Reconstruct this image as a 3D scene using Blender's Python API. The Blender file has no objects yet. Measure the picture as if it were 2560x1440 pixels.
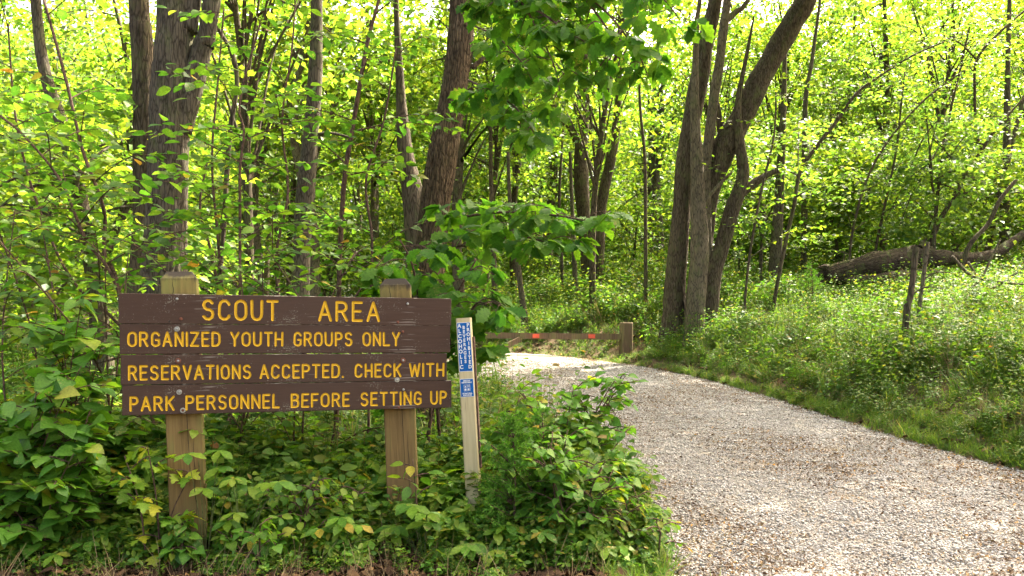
import bpy, math, random
import numpy as np
from mathutils import Vector, Matrix, noise
from mathutils.geometry import delaunay_2d_cdt

sc = bpy.context.scene
COL = sc.collection
R = math.radians
F = 1990.0      # focal length in photograph pixels
HZ = 850.0      # horizon row
CAMZ = 1.41

# ------------------------------------------------------------------ camera
cd = bpy.data.cameras.new('camera')
cam = bpy.data.objects.new('camera', cd); COL.objects.link(cam)
cam.location = (0, 0, CAMZ); cam.rotation_euler = (R(90), 0, 0)
cd.sensor_width = 36; cd.lens = F / 2560 * 36
cd.shift_y = (HZ - 720) / 2560
cd.clip_start = 0.05; cd.clip_end = 600
sc.camera = cam

# ------------------------------------------------------------------ light
SUN_EL, SUN_AZ = 54, 48        # azimuth from +Y towards +X
w = bpy.data.worlds.new('World'); sc.world = w; w.use_nodes = True
nt = w.node_tree; nt.nodes.clear()
sky = nt.nodes.new('ShaderNodeTexSky'); sky.sky_type = 'NISHITA'; sky.sun_disc = False
sky.sun_elevation = R(SUN_EL); sky.sun_rotation = R(SUN_AZ); sky.dust_density = 9.0; sky.air_density = 0.7; sky.ozone_density = 0.0
bg = nt.nodes.new('ShaderNodeBackground'); bg.inputs[1].default_value = 0.15
out = nt.nodes.new('ShaderNodeOutputWorld')
wbn = nt.nodes.new('ShaderNodeMix'); wbn.data_type = 'RGBA'; wbn.blend_type = 'MULTIPLY'; wbn.inputs[0].default_value = 1; wbn.inputs[7].default_value = (1.0, 0.94, 0.80, 1)
nt.links.new(sky.outputs[0], wbn.inputs[6]); nt.links.new(wbn.outputs[2], bg.inputs[0]); nt.links.new(bg.outputs[0], out.inputs[0])
sd = bpy.data.lights.new('sun', 'SUN'); sd.energy = 3.7; sd.angle = R(0.6); sd.color = (1, 0.93, 0.78)
sun = bpy.data.objects.new('sun', sd); COL.objects.link(sun)
sun_dir = Vector((math.sin(R(SUN_AZ)) * math.cos(R(SUN_EL)), math.cos(R(SUN_AZ)) * math.cos(R(SUN_EL)), math.sin(R(SUN_EL))))
sun.rotation_euler = sun_dir.to_track_quat('Z', 'Y').to_euler()
sun.location = (10, 10, 30)
sc.view_settings.view_transform = 'Standard'; sc.view_settings.look = 'None'
sc.view_settings.exposure = 3.2; sc.view_settings.gamma = 1
sc.view_settings.use_curve_mapping = False
cy = sc.cycles
cy.max_bounces = 7; cy.diffuse_bounces = 4; cy.transmission_bounces = 4; cy.glossy_bounces = 2; cy.transparent_max_bounces = 4
cy.use_denoising = True
cy.sample_clamp_indirect = 8
cy.caustics_reflective = False; cy.caustics_refractive = False

# ------------------------------------------------------------------ helpers
def tag(o, label=None, cat=None, group=None, kind=None):
    if label: o['label'] = label
    if cat: o['category'] = cat
    if group: o['group'] = group
    if kind: o['kind'] = kind
    return o
def empty(name, loc=(0, 0, 0)):
    o = bpy.data.objects.new(name, None); COL.objects.link(o); o.location = loc; o.empty_display_size = 0.1
    return o
def P(px, py, Y):
    return Vector(((px - 1280) / F * Y, Y, CAMZ - (py - HZ) / F * Y))

class MB:
    """collects vertices and faces, then links them as one mesh object"""
    def __init__(s): s.v = []; s.f = []; s.n = 0; s.mi = []
    def add(s, verts, faces, mi=0):
        verts = np.asarray(verts, dtype=float).reshape(-1, 3)
        s.v.append(verts)
        b = s.n
        s.f.extend([tuple(i + b for i in f) for f in faces]); s.mi.extend([mi] * len(faces))
        s.n += len(verts)
    def box(s, x0, x1, y0, y1, z0, z1, mi=0, ch=0.0):
        if ch <= 0:
            v = [(x0,y0,z0),(x1,y0,z0),(x1,y1,z0),(x0,y1,z0),(x0,y0,z1),(x1,y0,z1),(x1,y1,z1),(x0,y1,z1)]
            s.add(v, [(0,3,2,1),(4,5,6,7),(0,1,5,4),(1,2,6,5),(2,3,7,6),(3,0,4,7)], mi)
    def tube(s, pts, rad, seg=8, smooth=True, rough=0.0, cap=True, ridges=0, seed=0, sub=1, flare=0):
        """tube along a smoothed polyline; rough/ridges give bark relief"""
        pts = [Vector(p) for p in pts]
        if smooth and len(pts) > 2: pts, rad = catmull(pts, rad, sub if sub > 1 else 4)
        elif sub > 1: pts, rad = linsub(pts, rad, sub)
        n = len(pts)
        ring = []
        up = Vector((0, 0, 1)); prev = None
        vs = []
        for i in range(n):
            t = (pts[min(i+1, n-1)] - pts[max(i-1, 0)])
            t = t.normalized() if t.length > 1e-9 else Vector((0, 0, 1))
            if prev is None:
                a = t.cross(Vector((0.13, 1, 0.05)))
                if a.length < 0.1: a = t.cross(Vector((1, 0, 0)))
                a.normalize()
            else:
                a = prev - t * prev.dot(t); a.normalize()
            prev = a; b = t.cross(a)
            for k in range(seg):
                th = 2 * math.pi * k / seg
                r = rad[i]
                if rough:
                    q = pts[i] + (a * math.cos(th) + b * math.sin(th)) * r
                    nz = noise.noise(Vector((q.x * 2.2 + seed, q.y * 2.2, q.z * 1.1)))
                    r *= 1 + rough * nz * 1.3
                    if ridges:
                        ph = th * ridges + 3.0 * noise.noise(Vector((math.cos(th) * 2 + seed, math.sin(th) * 2, q.z * 2.5)))
                        br = noise.noise(Vector((math.cos(th) * 5, math.sin(th) * 5 + seed, q.z * 9)))
                        r *= 1 + 0.075 * (abs(math.sin(ph)) * 1.2 - 0.6) + 0.06 * br
                if flare:
                    fz = max(0, 1 - (pts[i].z - pts[0].z) / (rad[0] * 3.0)) ** 2
                    r *= 1 + flare * fz * (0.6 + 0.6 * math.sin(th * 3 + seed) ** 2)
                vs.append(pts[i] + (a * math.cos(th) + b * math.sin(th)) * r)
        fs = []
        for i in range(n - 1):
            for k in range(seg):
                k2 = (k + 1) % seg
                fs.append((i*seg+k, i*seg+k2, (i+1)*seg+k2, (i+1)*seg+k))
        if cap:
            fs.append(tuple(range(seg))[::-1]); fs.append(tuple((n-1)*seg + k for k in range(seg)))
        s.add([tuple(v) for v in vs], fs)
    def mesh(s, name, mats, smooth=False):
        me = bpy.data.meshes.new(name)
        v = np.concatenate(s.v) if s.v else np.zeros((0, 3))
        me.from_pydata(v.tolist(), [], s.f)
        for m in (mats if isinstance(mats, (list, tuple)) else [mats]): me.materials.append(m)
        me.polygons.foreach_set('material_index', s.mi)
        if smooth: me.polygons.foreach_set('use_smooth', [True] * len(s.f))
        me.update(); return me
    def build(s, name, mats, parent=None, smooth=False, loc=None):
        o = bpy.data.objects.new(name, s.mesh(name, mats, smooth)); COL.objects.link(o)
        if parent: o.parent = parent
        if loc is not None: o.location = loc
        return o

def catmull(pts, rad, sub):
    out, ro = [], []
    n = len(pts)
    for i in range(n - 1):
        p0, p1, p2, p3 = pts[max(i-1,0)], pts[i], pts[i+1], pts[min(i+2,n-1)]
        for k in range(sub):
            t = k / sub
            out.append(0.5 * ((2*p1) + (p2-p0)*t + (2*p0-5*p1+4*p2-p3)*t*t + (3*p1-p0-3*p2+p3)*t*t*t))
            ro.append(rad[i] * (1-t) + rad[i+1] * t)
    out.append(pts[-1]); ro.append(rad[-1])
    return out, ro
def linsub(pts, rad, sub):
    out, ro = [], []
    for i in range(len(pts)-1):
        for k in range(sub):
            t = k/sub; out.append(pts[i].lerp(pts[i+1], t)); ro.append(rad[i]*(1-t)+rad[i+1]*t)
    out.append(pts[-1]); ro.append(rad[-1]); return out, ro

def fast_mesh(name, V, T, mats):
    """mesh from numpy vertex and triangle arrays"""
    me = bpy.data.meshes.new(name)
    me.vertices.add(len(V)); me.vertices.foreach_set('co', np.ascontiguousarray(V, dtype=np.float32).ravel())
    me.loops.add(len(T) * 3); me.loops.foreach_set('vertex_index', np.ascontiguousarray(T, dtype=np.int32).ravel())
    me.polygons.add(len(T)); me.polygons.foreach_set('loop_start', np.arange(0, len(T) * 3, 3, dtype=np.int32))
    for m in (mats if isinstance(mats, (list, tuple)) else [mats]): me.materials.append(m)
    me.update(calc_edges=True); me.validate()
    return me

def frames(pos, d, nrm, scale, width=None):
    """matrices (n,3,3)+pos: leaf local x = along leaf, y = across, z = normal"""
    d = d / np.linalg.norm(d, axis=1, keepdims=True)
    nrm = nrm - (nrm * d).sum(1, keepdims=True) * d
    nrm = nrm / (np.linalg.norm(nrm, axis=1, keepdims=True) + 1e-9)
    y = np.cross(nrm, d)
    wd = scale if width is None else width
    M = np.stack([d * scale[:, None], y * wd[:, None], nrm * scale[:, None]], axis=2)
    return M
def cloud(tv, tt, pos, M):
    n, k = len(pos), len(tv)
    V = np.einsum('nij,kj->nki', M, tv) + pos[:, None, :]
    T = tt[None] + (np.arange(n) * k)[:, None, None]
    return V.reshape(-1, 3), T.reshape(-1, 3)

# ------------------------------------------------------------------ node material helpers
class NM:
    def __init__(s, name):
        s.m = bpy.data.materials.new(name); s.m.use_nodes = True; s.t = s.m.node_tree; s.t.nodes.clear()
        s.o = s.t.nodes.new('ShaderNodeOutputMaterial')
    def n(s, typ, **kw):
        nd = s.t.nodes.new(typ)
        for k, v in kw.items():
            if k.startswith('i_'):
                nd.inputs[k[2:].replace('_', ' ')].default_value = v
            else: setattr(nd, k, v)
        return nd
    def l(s, a, b): s.t.links.new(a, b)
    def ramp(s, fac, stops, interp='LINEAR'):
        r = s.n('ShaderNodeValToRGB'); cr = r.color_ramp; cr.interpolation = interp
        while len(cr.elements) < len(stops): cr.elements.new(0.5)
        for e, (p, c) in zip(cr.elements, stops):
            e.position = p; e.color = (c[0], c[1], c[2], 1) if isinstance(c, (tuple, list)) else (c, c, c, 1)
        s.l(fac, r.inputs[0]); return r.outputs[0]
    def coords(s, scale=(1, 1, 1), kind='Object'):
        tc = s.n('ShaderNodeTexCoord'); mp = s.n('ShaderNodeMapping'); mp.inputs['Scale'].default_value = scale
        s.l(tc.outputs[kind], mp.inputs[0]); return mp.outputs[0]
    def noise(s, vec, scale, detail=4, rough=0.55, dist=0.0):
        nd = s.n('ShaderNodeTexNoise'); nd.inputs['Scale'].default_value = scale; nd.inputs['Detail'].default_value = detail
        nd.inputs['Roughness'].default_value = rough; nd.inputs['Distortion'].default_value = dist
        if vec is not None: s.l(vec, nd.inputs['Vector'])
        return nd.outputs['Fac']
    def mix(s, fac, a, b, mode='MIX'):
        nd = s.n('ShaderNodeMix', data_type='RGBA', blend_type=mode)
        for sock, v in ((nd.inputs[0], fac), (nd.inputs[6], a), (nd.inputs[7], b)):
            if hasattr(v, 'links'): s.l(v, sock)
            elif isinstance(v, (tuple, list)): sock.default_value = (v[0], v[1], v[2], 1)
            else: sock.default_value = v
        return nd.outputs[2]
    def bump(s, h, strength=0.5, dist=0.01, nrm=None):
        b = s.n('ShaderNodeBump'); b.inputs['Strength'].default_value = strength; b.inputs['Distance'].default_value = dist
        s.l(h, b.inputs['Height'])
        if nrm is not None: s.l(nrm, b.inputs['Normal'])
        return b.outputs[0]
    def bsdf(s, col, rough=0.8, nrm=None, spec=0.3):
        p = s.n('ShaderNodeBsdfPrincipled')
        if hasattr(col, 'links'): s.l(col, p.inputs['Base Color'])
        else: p.inputs['Base Color'].default_value = (*col, 1)
        if hasattr(rough, 'links'): s.l(rough, p.inputs['Roughness'])
        else: p.inputs['Roughness'].default_value = rough
        p.inputs['Specular IOR Level'].default_value = spec
        if nrm is not None: s.l(nrm, p.inputs['Normal'])
        s.l(p.outputs[0], s.o.inputs[0]); return p

def leaf_mat(name, ramp_stops, trans_gain=(1.25, 1.3, 0.55), trans=0.5, rough=0.5, spec=0.32, veins=False):
    m = NM(name)
    geo = m.n('ShaderNodeNewGeometry'); oi = m.n('ShaderNodeObjectInfo')
    a = m.n('ShaderNodeMath', operation='ADD'); m.l(geo.outputs['Random Per Island'], a.inputs[0]); m.l(oi.outputs['Random'], a.inputs[1])
    fr = m.n('ShaderNodeMath', operation='FRACT'); m.l(a.outputs[0], fr.inputs[0])
    col = m.ramp(fr.outputs[0], ramp_stops)
    tc = m.n('ShaderNodeTexCoord')
    nz = m.noise(tc.outputs['Object'], 9.0, 3)
    col = m.mix(1.0, col, m.ramp(nz, [(0.3, 0.72), (0.7, 1.25)]), 'MULTIPLY')
    sp_ = m.n('ShaderNodeVectorMath', operation='SCALE'); m.l(geo.outputs['Position'], sp_.inputs[0]); sp_.inputs['Scale'].default_value = 1.0
    blot = m.noise(sp_.outputs[0], 70, 3, .6); zone = m.noise(sp_.outputs[0], 6, 2)
    bm_ = m.n('ShaderNodeMath', operation='MULTIPLY'); m.l(blot, bm_.inputs[0]); m.l(zone, bm_.inputs[1])
    col = m.mix(m.ramp(bm_.outputs[0], [(0.355, 0.0), (0.39, 0.7)]), col, (0.24, 0.22, 0.07))
    p = m.n('ShaderNodeBsdfPrincipled'); m.l(col, p.inputs['Base Color'])
    p.inputs['Roughness'].default_value = rough; p.inputs['Specular IOR Level'].default_value = spec
    tr = m.n('ShaderNodeBsdfTranslucent')
    tcx = m.mix(1.0, col, tuple(trans_gain), 'MULTIPLY')
    m.l(tcx, tr.inputs[0])
    mx = m.n('ShaderNodeMixShader'); mx.inputs[0].default_value = trans
    m.l(p.outputs[0], mx.inputs[1]); m.l(tr.outputs[0], mx.inputs[2]); m.l(mx.outputs[0], m.o.inputs[0])
    return m.m

def bark_mat(name, c_dark, c_light, scale=1.0, moss=0.0, bump=1.0, warm=None, ax=2):
    def st(k): t_ = [1, 1, 1]; t_[ax] = k; return tuple(t_)
    m = NM(name)
    oi = m.n('ShaderNodeObjectInfo')
    v = m.coords(st(0.26))
    n1 = m.noise(v, 26 * scale, 6, 0.65, 0.6)
    v2 = m.coords(st(0.5))
    n2 = m.noise(v2, 4 * scale, 4)
    vo = m.n('ShaderNodeTexVoronoi', feature='DISTANCE_TO_EDGE'); vo.inputs['Scale'].default_value = 22 * scale
    v3 = m.coords(st(0.18)); m.l(v3, vo.inputs['Vector'])
    crack = m.ramp(vo.outputs['Distance'], [(0.0, 0.35), (0.14, 1.0)])
    col = m.mix(m.ramp(n1, [(0.3, 0.0), (0.72, 1.0)]), c_dark, c_light)
    col = m.mix(m.ramp(n2, [(0.35, 0.0), (0.7, 0.55)]), col, tuple(x * 1.35 for x in c_light))
    col = m.mix(1.0, col, crack, 'MULTIPLY')
    if moss:
        n3 = m.noise(m.coords((1, 1, 0.6)), 5, 5, 0.7)
        col = m.mix(m.ramp(n3, [(0.5, 0.0), (0.66, moss)]), col, (0.10, 0.13, 0.035))
    h = m.n('ShaderNodeMath', operation='MULTIPLY'); m.l(n1, h.inputs[0]); m.l(crack, h.inputs[1])
    m.bsdf(col, 0.92, m.bump(h.outputs[0], 0.9 * bump, 0.02), 0.15)
    return m.m

def wood_mat(name, base, dark, green=0.0, rot=0.0, zdark=None):
    """weathered post timber, grain along z"""
    m = NM(name)
    v = m.coords((1, 1, 0.05))
    g = m.noise(v, 55, 5, 0.6, 0.4)
    v2 = m.coords((1, 1, 0.12)); g2 = m.noise(v2, 9, 4, 0.6)
    col = m.mix(m.ramp(g, [(0.3, 0.0), (0.75, 1.0)]), dark, base)
    col = m.mix(m.ramp(g2, [(0.4, 0.0), (0.7, 0.6)]), col, tuple(x * 0.62 for x in base))
    if green:
        g3 = m.noise(m.coords((1, 1, 0.25)), 5, 4)
        col = m.mix(m.ramp(g3, [(0.45, 0.0), (0.62, green)]), col, (0.16, 0.19, 0.05))
    # long drying cracks
    cr = m.noise(m.coords((1, 1, 0.02)), 21, 2, 0.4)
    line = m.ramp(cr, [(0.488, 1.0), (0.499, 0.18), (0.507, 0.18), (0.516, 1.0)])
    msk = m.ramp(m.noise(m.coords((1, 1, 0.3)), 3.0, 2), [(0.48, 1.0), (0.56, 0.0)])
    line = m.mix(msk, line, (1, 1, 1))
    col = m.mix(1.0, col, line, 'MULTIPLY')
    if zdark is not None:
        tc = m.n('ShaderNodeTexCoord'); sp = m.n('ShaderNodeSeparateXYZ'); m.l(tc.outputs['Object'], sp.inputs[0])
        nz = m.noise(m.coords((1, 1, 0.35)), 24, 5, 0.7)
        ad = m.n('ShaderNodeMath', operation='MULTIPLY_ADD'); m.l(nz, ad.inputs[0]); ad.inputs[1].default_value = 0.12; m.l(sp.outputs[2], ad.inputs[2])
        mr = m.n('ShaderNodeMapRange'); m.l(ad.outputs[0], mr.inputs[0]); mr.inputs[1].default_value = zdark[0]; mr.inputs[2].default_value = zdark[1]
        col = m.mix(mr.outputs[0], col, (0.035, 0.028, 0.02))
        # damp dirt near the ground
        mr2 = m.n('ShaderNodeMapRange'); m.l(ad.outputs[0], mr2.inputs[0]); mr2.inputs[1].default_value = 0.75; mr2.inputs[2].default_value = 0.1; mr2.inputs[4].default_value = 0.85
        col = m.mix(mr2.outputs[0], col, (0.12, 0.075, 0.035))
    hb = m.mix(0.5, g, line)
    m.bsdf(col, 0.85, m.bump(hb, 0.5, 0.004), 0.2)
    return m.m

# ------------------------------------------------------------------ materials
M = {}
G = lambda *a: a
M['leaf_near'] = leaf_mat('leaf_near', [(0.0, (0.045, 0.125, 0.014)), (0.35, (0.09, 0.205, 0.018)), (0.7, (0.15, 0.255, 0.020)), (0.955, (0.18, 0.25, 0.025)), (0.985, (0.34, 0.26, 0.03))])
M['leaf_shrub'] = leaf_mat('leaf_shrub', [(0.0, (0.045, 0.115, 0.018)), (0.4, (0.075, 0.165, 0.020)), (0.75, (0.12, 0.205, 0.022)), (0.97, (0.15, 0.23, 0.03)), (0.99, (0.34, 0.26, 0.04)), (0.998, (0.28, 0.12, 0.03))], trans=0.58, trans_gain=(1.3, 1.5, .7), rough=.5, spec=.35)
M['leaf_oak'] = leaf_mat('leaf_oak', [(0.0, (0.04, 0.125, 0.018)), (0.5, (0.07, 0.175, 0.022)), (1.0, (0.11, 0.22, 0.022))], rough=.55, spec=.2, trans=0.6, trans_gain=(1.4, 1.45, .5))
M['leaf_heart'] = leaf_mat('leaf_heart', [(0.0, (0.055, 0.16, 0.018)), (0.6, (0.10, 0.23, 0.022)), (0.94, (0.15, 0.26, 0.024)), (0.985, (0.30, 0.26, 0.03))], trans=0.5, trans_gain=(1.4, 1.4, .6))
M['leaf_yellow'] = leaf_mat('leaf_yellow', [(0.0, (0.12, 0.24, 0.02)), (0.6, (0.20, 0.30, 0.02)), (1.0, (0.38, 0.36, 0.02))], trans=0.45)
M['leaf_far'] = leaf_mat('leaf_far', [(0.0, (0.05, 0.115, 0.014)), (0.4, (0.10, 0.185, 0.020)), (0.8, (0.17, 0.23, 0.028)), (1.0, (0.22, 0.26, 0.032))], trans=0.58, trans_gain=(1.38, 1.45, .65))
M['leaf_far_cool'] = leaf_mat('leaf_far_cool', [(0.0, (0.055, 0.13, 0.03)), (0.5, (0.09, 0.17, 0.032)), (1.0, (0.14, 0.21, 0.035))], trans=0.55, trans_gain=(1.5, 1.45, .65))
M['leaf_bank'] = leaf_mat('leaf_bank', [(0.0, (0.035, 0.095, 0.014)), (0.45, (0.07, 0.15, 0.020)), (0.8, (0.12, 0.19, 0.025)), (0.95, (0.18, 0.20, 0.03)), (1.0, (0.22, 0.15, 0.06))], trans=0.5, rough=0.6, spec=.22, trans_gain=(1.45, 1.4, .6))
M['cedar'] = leaf_mat('cedar', [(0.0, (0.06, 0.17, 0.02)), (1.0, (0.13, 0.28, 0.03))], trans=0.4, rough=0.7, spec=0.15)
M['grass'] = leaf_mat('grass', [(0.0, (0.07, 0.16, 0.02)), (0.6, (0.13, 0.24, 0.025)), (0.9, (0.19, 0.26, 0.03)), (1.0, (0.33, 0.26, 0.11))], trans=0.4)
M['dry'] = leaf_mat('dry', [(0.0, (0.065, 0.038, 0.022)), (0.35, (0.10, 0.064, 0.038)), (0.7, (0.16, 0.112, 0.068)), (0.93, (0.25, 0.17, 0.09)), (1.0, (0.45, 0.24, 0.05))], trans=0.12, trans_gain=(1, .8, .5), rough=0.8, spec=0.15)
M['dry_dark'] = leaf_mat('dry_dark', [(0.0, (0.022, 0.013, 0.008)), (0.5, (0.05, 0.028, 0.016)), (0.92, (0.10, 0.06, 0.03)), (1.0, (0.20, 0.12, 0.05))], trans=0.1, trans_gain=(1, .8, .5), rough=0.85, spec=0.1)
M['dry_grass'] = leaf_mat('dry_grass', [(0.0, (0.20, 0.14, 0.07)), (1.0, (0.42, 0.32, 0.18))], trans=0.2, trans_gain=(1, .9, .6), rough=0.7, spec=0.2)
M['bark'] = bark_mat('bark', (0.026, 0.020, 0.013), (0.10, 0.076, 0.050), 1.0, 0.35)
M['bark_grey'] = bark_mat('bark_grey', (0.034, 0.027, 0.018), (0.105, 0.086, 0.060), 1.3, 0.3, 0.7)
M['bark_oak'] = bark_mat('bark_oak', (0.034, 0.023, 0.013), (0.165, 0.115, 0.066), 1.6, 0.15, 2.0)
M['bark_pale'] = bark_mat('bark_pale', (0.045, 0.035, 0.023), (0.155, 0.125, 0.083), 1.3, 0.35, 1.0)
M['log'] = bark_mat('log', (0.018, 0.013, 0.009), (0.085, 0.062, 0.042), 1.4, 0.6, 1.5, ax=0)
M['twig'] = bark_mat('twig', (0.040, 0.024, 0.017), (0.13, 0.080, 0.055), 3.0, 0.0, 0.4)
M['green_stem'] = bark_mat('green_stem', (0.05, 0.07, 0.02), (0.12, 0.14, 0.05), 3.0, 0.0, 0.2)
M['post'] = wood_mat('post', (0.22, 0.150, 0.055), (0.11, 0.068, 0.024), 0.6, zdark=(1.83, 1.875))
M['post_b'] = wood_mat('post_b', (0.20, 0.132, 0.050), (0.105, 0.065, 0.024), 0.35, zdark=(1.80, 1.84))
M['gate_wood'] = wood_mat('gate_wood', (0.20, 0.135, 0.085), (0.10, 0.065, 0.04), 0.3)
M['marker'] = wood_mat('marker', (0.52, 0.44, 0.26), (0.40, 0.33, 0.18), 0.2)
def simple(name, c, rough=0.5, spec=0.4, metal=0, bumpy=0.0):
    m = NM(name); nz = m.noise(m.coords(), 40, 4)
    col = m.mix(m.ramp(nz, [(0.3, 0.0), (0.75, 1.0)]), tuple(x * 0.8 for x in c), tuple(min(1, x * 1.12) for x in c))
    p = m.bsdf(col, rough, m.bump(nz, bumpy, 0.002) if bumpy else None, spec); p.inputs['Metallic'].default_value = metal
    return m.m
M['blue'] = simple('blue', (0.002, 0.085, 0.30), 0.55, .2)
M['white'] = simple('white', (0.60, 0.62, 0.62), 0.4)
M['reflector'] = simple('reflector', (0.72, 0.10, 0.05), 0.35)
M['zinc'] = simple('zinc', (0.30, 0.30, 0.27), 0.42, 0.5, 0.6, 0.3)
M['rust'] = simple('rust', (0.13, 0.050, 0.032), 0.8, 0.2, 0.0, 0.5)
M['hole'] = simple('hole', (0.012, 0.009, 0.008), 0.9)

def board_paint():
    m = NM('board_paint')
    v = m.coords((0.06, 1, 1)); g = m.noise(v, 60, 5, 0.6)
    big = m.noise(m.coords((0.6, 1, 1)), 2.2, 4)
    col = m.mix(m.ramp(g, [(0.25, 0.0), (0.75, 1.0)]), (0.034, 0.018, 0.0115), (0.055, 0.031, 0.021))
    col = m.mix(m.ramp(big, [(0.35, 0.0), (0.7, 0.5)]), col, (0.053, 0.034, 0.025))
    # pale lichen/paint chips in clusters
    sp = m.noise(m.coords((0.8, 1, 1)), 130, 3, 0.6)
    cl = m.noise(m.coords(), 5.5, 3, 0.7)
    ad = m.n('ShaderNodeMath', operation='MULTIPLY_ADD'); m.l(cl, ad.inputs[0]); ad.inputs[1].default_value = 0.55; m.l(sp, ad.inputs[2])
    col = m.mix(m.ramp(ad.outputs[0], [(0.952, 0.0), (0.965, 0.75)]), col, (0.22, 0.22, 0.18))
    # worn long edges
    tc = m.n('ShaderNodeTexCoord'); s3 = m.n('ShaderNodeSeparateXYZ'); m.l(tc.outputs['Object'], s3.inputs[0])
    ab = m.n('ShaderNodeMath', operation='ABSOLUTE'); m.l(s3.outputs[2], ab.inputs[0])
    en = m.noise(m.coords((0.5, 1, 1)), 18, 4, 0.75)
    e2 = m.n('ShaderNodeMath', operation='MULTIPLY_ADD'); m.l(en, e2.inputs[0]); e2.inputs[1].default_value = 0.03; m.l(ab.outputs[0], e2.inputs[2])
    col = m.mix(m.ramp(e2.outputs[0], [(0.1065, 0.0), (0.1075, 0.8)]), col, (0.36, 0.33, 0.26))
    # fine scratches along the grain
    sc_ = m.noise(m.coords((0.03, 1, 1)), 110, 2, 0.5); scm = m.noise(m.coords(), 3.2, 2)
    s_a = m.n('ShaderNodeMath', operation='MULTIPLY'); m.l(sc_, s_a.inputs[0]); m.l(scm, s_a.inputs[1])
    col = m.mix(m.ramp(s_a.outputs[0], [(0.40, 0.0), (0.42, 0.4)]), col, (0.26, 0.23, 0.2))
    m.bsdf(col, 0.75, m.bump(g, 0.35, 0.003), 0.2)
    return m.m
M['board'] = board_paint()
def letter_paint():
    m = NM('letter_paint')
    n1 = m.noise(m.coords((1, 1, 1)), 70, 4, 0.7); n2 = m.noise(m.coords(), 4.0, 3, 0.6)
    col = m.mix(m.ramp(n1, [(0.3, 0.0), (0.8, 1.0)]), (0.46, 0.265, 0.003), (0.61, 0.375, 0.006))
    ad = m.n('ShaderNodeMath', operation='MULTIPLY_ADD'); m.l(n2, ad.inputs[0]); ad.inputs[1].default_value = 0.8; m.l(n1, ad.inputs[2])
    col = m.mix(m.ramp(ad.outputs[0], [(1.02, 0.0), (1.12, 0.8)]), col, (0.40, 0.33, 0.17))
    m.bsdf(col, 0.55, m.bump(n1, 0.3, 0.002), 0.35)
    return m.m
M['letter'] = letter_paint()

def ground_mat():
    m = NM('forest_floor')
    v = m.coords(); n1 = m.noise(v, 3.0, 6, 0.7); n2 = m.noise(v, 40, 4, 0.7)
    col = m.mix(n2, (0.050, 0.032, 0.020), (0.15, 0.10, 0.06))
    col = m.mix(m.ramp(n1, [(0.45, 0.0), (0.65, 0.8)]), col, (0.055, 0.085, 0.025))
    m.bsdf(col, 0.95, m.bump(n2, 0.8, 0.03), 0.1); return m.m
M['ground'] = ground_mat()
def gravel_mat():
    m = NM('gravel_road')
    v = m.coords()
    vo = m.n('ShaderNodeTexVoronoi'); vo.inputs['Scale'].default_value = 62; vo.inputs['Randomness'].default_value = 1; m.l(v, vo.inputs['Vector'])
    sepc = m.n('ShaderNodeSeparateColor'); m.l(vo.outputs['Color'], sepc.inputs[0])
    col = m.ramp(sepc.outputs[0], [(0.0, (0.15, 0.128, 0.10)), (0.3, (0.27, 0.25, 0.222)), (0.7, (0.36, 0.338, 0.305)), (1.0, (0.45, 0.43, 0.395))])
    big = m.noise(v, 0.9, 5, 0.65)
    col = m.mix(m.ramp(big, [(0.42, 0.0), (0.68, 0.6)]), col, (0.20, 0.158, 0.112))
    lit = m.noise(m.coords((1, 1.0, 1)), 26, 5, 0.75)
    col = m.mix(m.ramp(lit, [(0.54, 0.0), (0.62, 0.85)]), col, (0.14, 0.085, 0.045))
    at = m.n('ShaderNodeAttribute', attribute_name='across')
    trk = m.ramp(at.outputs['Fac'], [(0.0, .9), (0.10, .35), (0.27, 0.0), (0.40, .45), (0.5, .75), (0.6, .45), (0.73, 0.0), (0.90, .35), (1.0, .95)])
    dn = m.noise(m.coords((1, .55, 1)), 2.6, 5, .7); dn2 = m.noise(v, 11, 4, .7)
    dm = m.n('ShaderNodeMath', operation='MULTIPLY'); m.l(trk, dm.inputs[0]); m.l(m.ramp(dn, [(0.34, 0.0), (0.56, 1.0)]), dm.inputs[1])
    dm2 = m.n('ShaderNodeMath', operation='MULTIPLY'); m.l(dm.outputs[0], dm2.inputs[0]); m.l(m.ramp(dn2, [(0.38, 0.1), (0.6, 1.0)]), dm2.inputs[1])
    col = m.mix(dm2.outputs[0], col, (0.115, 0.078, 0.046))
    fines = m.noise(m.coords((1, .7, 1)), 1.7, 4, .6)
    col = m.mix(m.ramp(fines, [(0.52, 0.0), (0.66, 0.6)]), col, (0.31, 0.29, 0.25))
    gap = m.ramp(vo.outputs['Distance'], [(0.0, 1.0), (0.55, 0.85), (0.8, 0.45)])
    col = m.mix(1.0, col, gap, 'MULTIPLY')
    hn = m.n('ShaderNodeMath', operation='SUBTRACT'); hn.inputs[0].default_value = 1.0; m.l(vo.outputs['Distance'], hn.inputs[1])
    m.bsdf(col, 0.92, m.bump(hn.outputs[0], 0.8, 0.012), 0.2); return m.m
M['gravel'] = gravel_mat()
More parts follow.
